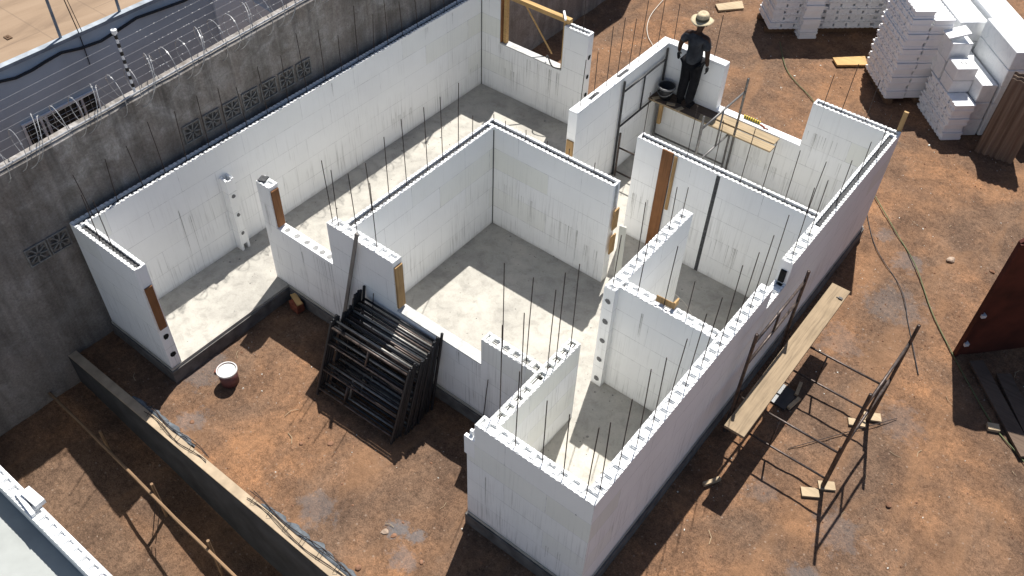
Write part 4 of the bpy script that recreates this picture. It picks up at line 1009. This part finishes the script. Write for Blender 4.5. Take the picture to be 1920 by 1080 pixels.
# rust red steel panel at the right edge
c0 = Vector((10.085, 7.73, G)); du = Vector((.67, .74, 0)).normalized(); dn = Vector((-du.y, du.x, 0))
th = thing('steel_hoarding', tuple(c0), 'tall rust red steel hoarding panel casting a black shadow at the right edge', 'panel')
m = MB()
for d_ in (0.005, .055):
    for (a_, h_) in ((0, 0), (3.4, 0), (3.4, 5.2), (0, 2.36)): m.v.append(tuple(c0+du*a_+dn*d_+Vector((0, 0, h_))))  # out-of-view top rises to the right, shaped to lengthen the cast shadow
m.f += [(0, 1, 2, 3), (7, 6, 5, 4), (0, 3, 7, 4), (1, 5, 6, 2), (3, 2, 6, 7), (0, 4, 5, 1)]
m.build('sheet', M['redsteel'], th)
for k, z in enumerate((.32, .95)):
    MB().obox(tuple(c0+du*.05-dn*.03+Vector((0, 0, z))), du, dn, (0, 0, 1), .07, .07, .05).build('bracket', M['rim'], th)
m = MB()
for k in range(1): m.obox(tuple(c0+du*(.02+.5*k)-dn*.012+Vector((0, 0, 1.18))), du, dn, (0, 0, 1), .05, .03, 2.34)
m.build('rib', M['redsteel'], th)
for k, (x, y, L, a, lb) in enumerate(((10.95, 7.15, 1.7, -48, 'longer one'), (11.25, 7.2, 1.5, -52, 'shorter one'))):
    one(MB().obox((x, y, G+.06), (math.cos(R(a)), math.sin(R(a)), 0), (-math.sin(R(a)), math.cos(R(a)), 0), (0, 0, 1), L, .22, .04), 'shaded_plank', M['plankdark'], (x, y, G), 'plank lying in the black shadow of the red steel panel, ' + lb, 'plank', 'planks behind the red panel')  # dark wood colour deepens the panel's shade on these planks
one(MB().obox((10.98, 6.72, G+.05), (1, .5, 0), (-.5, 1, 0), (0, 0, 1), .16, .12, .05), 'wood_block', M['ply'], (10.98, 6.72, G), 'small pale wood block at the lower tip of the red panel shadow', 'block')

# ---------------------------------------------------------------- the worker
def skin(name, verts, edges, radii, mat, parent, sub=2):
    me = bpy.data.meshes.new(name); off = Vector(WP[parent.name])
    me.from_pydata([tuple(Vector(v)-off) for v in verts], edges, []); me.update()
    o = bpy.data.objects.new(name, me); COL.objects.link(o); o.parent = parent; me.materials.append(mat)
    sk = o.modifiers.new('skin', 'SKIN')
    for i, r in enumerate(radii):
        d = me.skin_vertices[0].data[i]; d.radius = r if isinstance(r, tuple) else (r, r); d.use_root = (i == 0)
    sk.use_smooth_shade = True; sk.branch_smoothing = .6
    s = o.modifiers.new('sub', 'SUBSURF'); s.levels = sub; s.render_levels = sub
    return o
PZ = 1.08; px, py = 4.36, 8.94
man = thing('person', (px, py, PZ), 'person in straw hat and charcoal T-shirt standing on the plank, seen from behind', 'person')
def q(x, y, z): return (px+x, py+y, PZ+z)
# joints (x right, y forward), standing, left arm bent a little outwards
J = [q(0, 0, .93), q(0, .0, 1.08), q(0, .01, 1.25), q(0, .0, 1.38), q(0, .0, 1.44), q(0, .03, 1.50), q(0, .05, 1.575),
     q(-.19, -.01, 1.375), q(-.265, -.05, 1.14), q(-.31, .05, .94), q(.19, -.01, 1.375), q(.245, -.03, 1.11), q(.258, .02, .88),
     q(-.09, 0, .90), q(-.10, .02, .50), q(-.105, -.02, .09), q(.09, 0, .90), q(.085, .02, .50), q(.075, -.04, .09)]
E_ = [(0,1),(1,2),(2,3),(3,4),(4,5),(5,6),(3,7),(7,8),(8,9),(3,10),(10,11),(11,12),(0,13),(13,14),(14,15),(0,16),(16,17),(17,18)]
Rr = [(.13,.09),(.125,.085),(.15,.10),(.13,.08),(.055,.055),(.058,.06),(.088,.10),.056,.046,.031,.056,.046,.031,.085,.06,.04,.085,.06,.04]
body = skin('body', J, E_, Rr, M['skin'], man)
skin('t_shirt', [q(.004,0,.85), q(0,0,1.0), q(0,.01,1.22), q(0,0,1.345), q(0,0,1.43), q(-.175,-.01,1.35), q(-.24,-.04,1.20), q(.175,-.01,1.35), q(.222,-.03,1.17)],
     [(0,1),(1,2),(2,3),(3,4),(3,5),(5,6),(3,7),(7,8)], [(.19,.15),(.195,.145),(.20,.14),(.19,.12),(.068,.068),(.088,.085),(.078,.074),(.088,.085),(.078,.074)], M['shirt'], man)
skin('trousers', [q(0,0,.93), q(-.088,0,.86), q(-.10,.02,.50), q(-.108,-.02,.10), q(.088,0,.86), q(.085,.02,.50), q(.075,-.04,.10)],
     [(0,1),(1,2),(2,3),(0,4),(4,5),(5,6)], [(.150,.12),(.112,.118),(.084,.09),(.074,.08),(.112,.118),(.084,.09),(.074,.08)], M['trousers'], man)
def hand(c, d, side):
    """gloved hand: palm, four fingers of unequal length and a thumb leaving its side"""
    c = Vector(c); d = Vector(d).normalized(); w = Vector((0, 1, 0)); w = (w-d*w.dot(d)).normalized(); n_ = d.cross(w)*side
    vs = [c, c+d*.045, c+d*.085]; ed = [(0,1),(1,2)]; rad = [.028, (.042,.020), (.042,.018)]
    for k, (o_, L) in enumerate(((.030, .062), (.010, .070), (-.010, .066), (-.030, .052))):
        b = len(vs); p = c+d*.088+w*o_
        vs += [p, p+d*L*.55+n_*.006, p+d*L*.9+n_*.028]; ed += [(2, b), (b, b+1), (b+1, b+2)]; rad += [.0105, .0095, .008]
    b = len(vs); p = c+d*.035+w*.040
    vs += [p, p+d*.03+w*.022+n_*.008, p+d*.062+w*.020+n_*.02]; ed += [(1, b), (b, b+1), (b+1, b+2)]; rad += [.013, .011, .009]
    skin('glove', vs, ed, rad, M['glove'], man, 1)
hand(q(-.314, .055, .925), (-.10, .25, -1), 1)
hand(q(.259, .025, .865), (.0, .15, -1), -1)
for sx, yy in ((-.108, -.02), (.076, -.04)):
    skin('boot', [q(sx, yy-.03, .045), q(sx, yy, .13), q(sx-.012*(1 if sx > 0 else -1)*-1, yy+.09, .04), q(sx+.02*(1 if sx > 0 else -1), yy+.19, .032)], [(0,1),(0,2),(2,3)], [.046, .055, .045, .036], M['trousers'], man, 2)
# face (towards the rear yard), ears, short hair
hz = 1.575
MB().lathe([(.0, -.02), (.080, -.01), (.088, .05), (.07, .10), (0, .115)], q(0, .045, hz-.0), 20).build('hair', M['black'], man, smooth=True)
fm = MB().obox(q(0, .155, hz-.015), (1, 0, 0), (0, 1, 0), (0, 0, 1), .022, .035, .045); fm.build('nose', M['skin'], man, bevel=.008)
for s in (-1, 1):
    MB().obox(q(.088*s, .05, hz-.01), (1, .2*s, 0), (0, 1, 0), (0, 0, 1), .014, .035, .055).build('ear', M['skin'], man, bevel=.006)
    MB().lathe([(0, 0), (.009, .003), (.010, .010), (0, .016)], q(.032*s, .142, hz+.005), 8).build('eye', M['rim'], man)
MB().obox(q(0, .142, hz-.06), (1, 0, 0), (0, 1, 0), (0, 0, 1), .045, .012, .010).build('mouth', M['bucketred'], man)
hat = thing('straw_hat_tmp', q(0, .04, hz+.05), 'x', 'x'); bpy.data.objects.remove(hat)
n = 40; hm = MB(); rings = []
prof = [(.105, .0), (.130, -.004), (.158, -.012), (.185, -.010), (.188, -.005), (.155, -.004), (.118, .008), (.104, .012), (.100, .06), (.092, .098), (.070, .125), (.045, .108), (.0, .100)]
for r_, z_ in prof:
    b = len(hm.v); rings.append(b)
    for k in range(n):
        a = 2*math.pi*k/n; wob = (.018*math.cos(2*a)+.006*math.sin(5*a))*max(0, (r_-.1)/.12)
        ex = 1.0 if r_ > .11 else 1.12
        hm.v.append(q(r_*math.cos(a), .04+r_*math.sin(a)*(1.04*ex if r_ < .11 else 1.06), hz+.065+z_+wob))
for i in range(len(rings)-1):
    for k in range(n): hm.f.append((rings[i]+k, rings[i]+(k+1) % n, rings[i+1]+(k+1) % n, rings[i+1]+k))
ho = hm.build('straw_hat', M['straw'], man, smooth=True)
b2 = MB(); rb = []
for r_, z_ in ((.1085, .010), (.1055, .052)):
    b = len(b2.v); rb.append(b)
    for k in range(n):
        a = 2*math.pi*k/n; b2.v.append(q(r_*math.cos(a), .04+r_*math.sin(a)*1.165, hz+.065+z_))
for k in range(n): b2.f.append((rb[0]+k, rb[0]+(k+1) % n, rb[1]+(k+1) % n, rb[1]+k))
b2.build('hat_band', M['hatband'], ho, smooth=True)
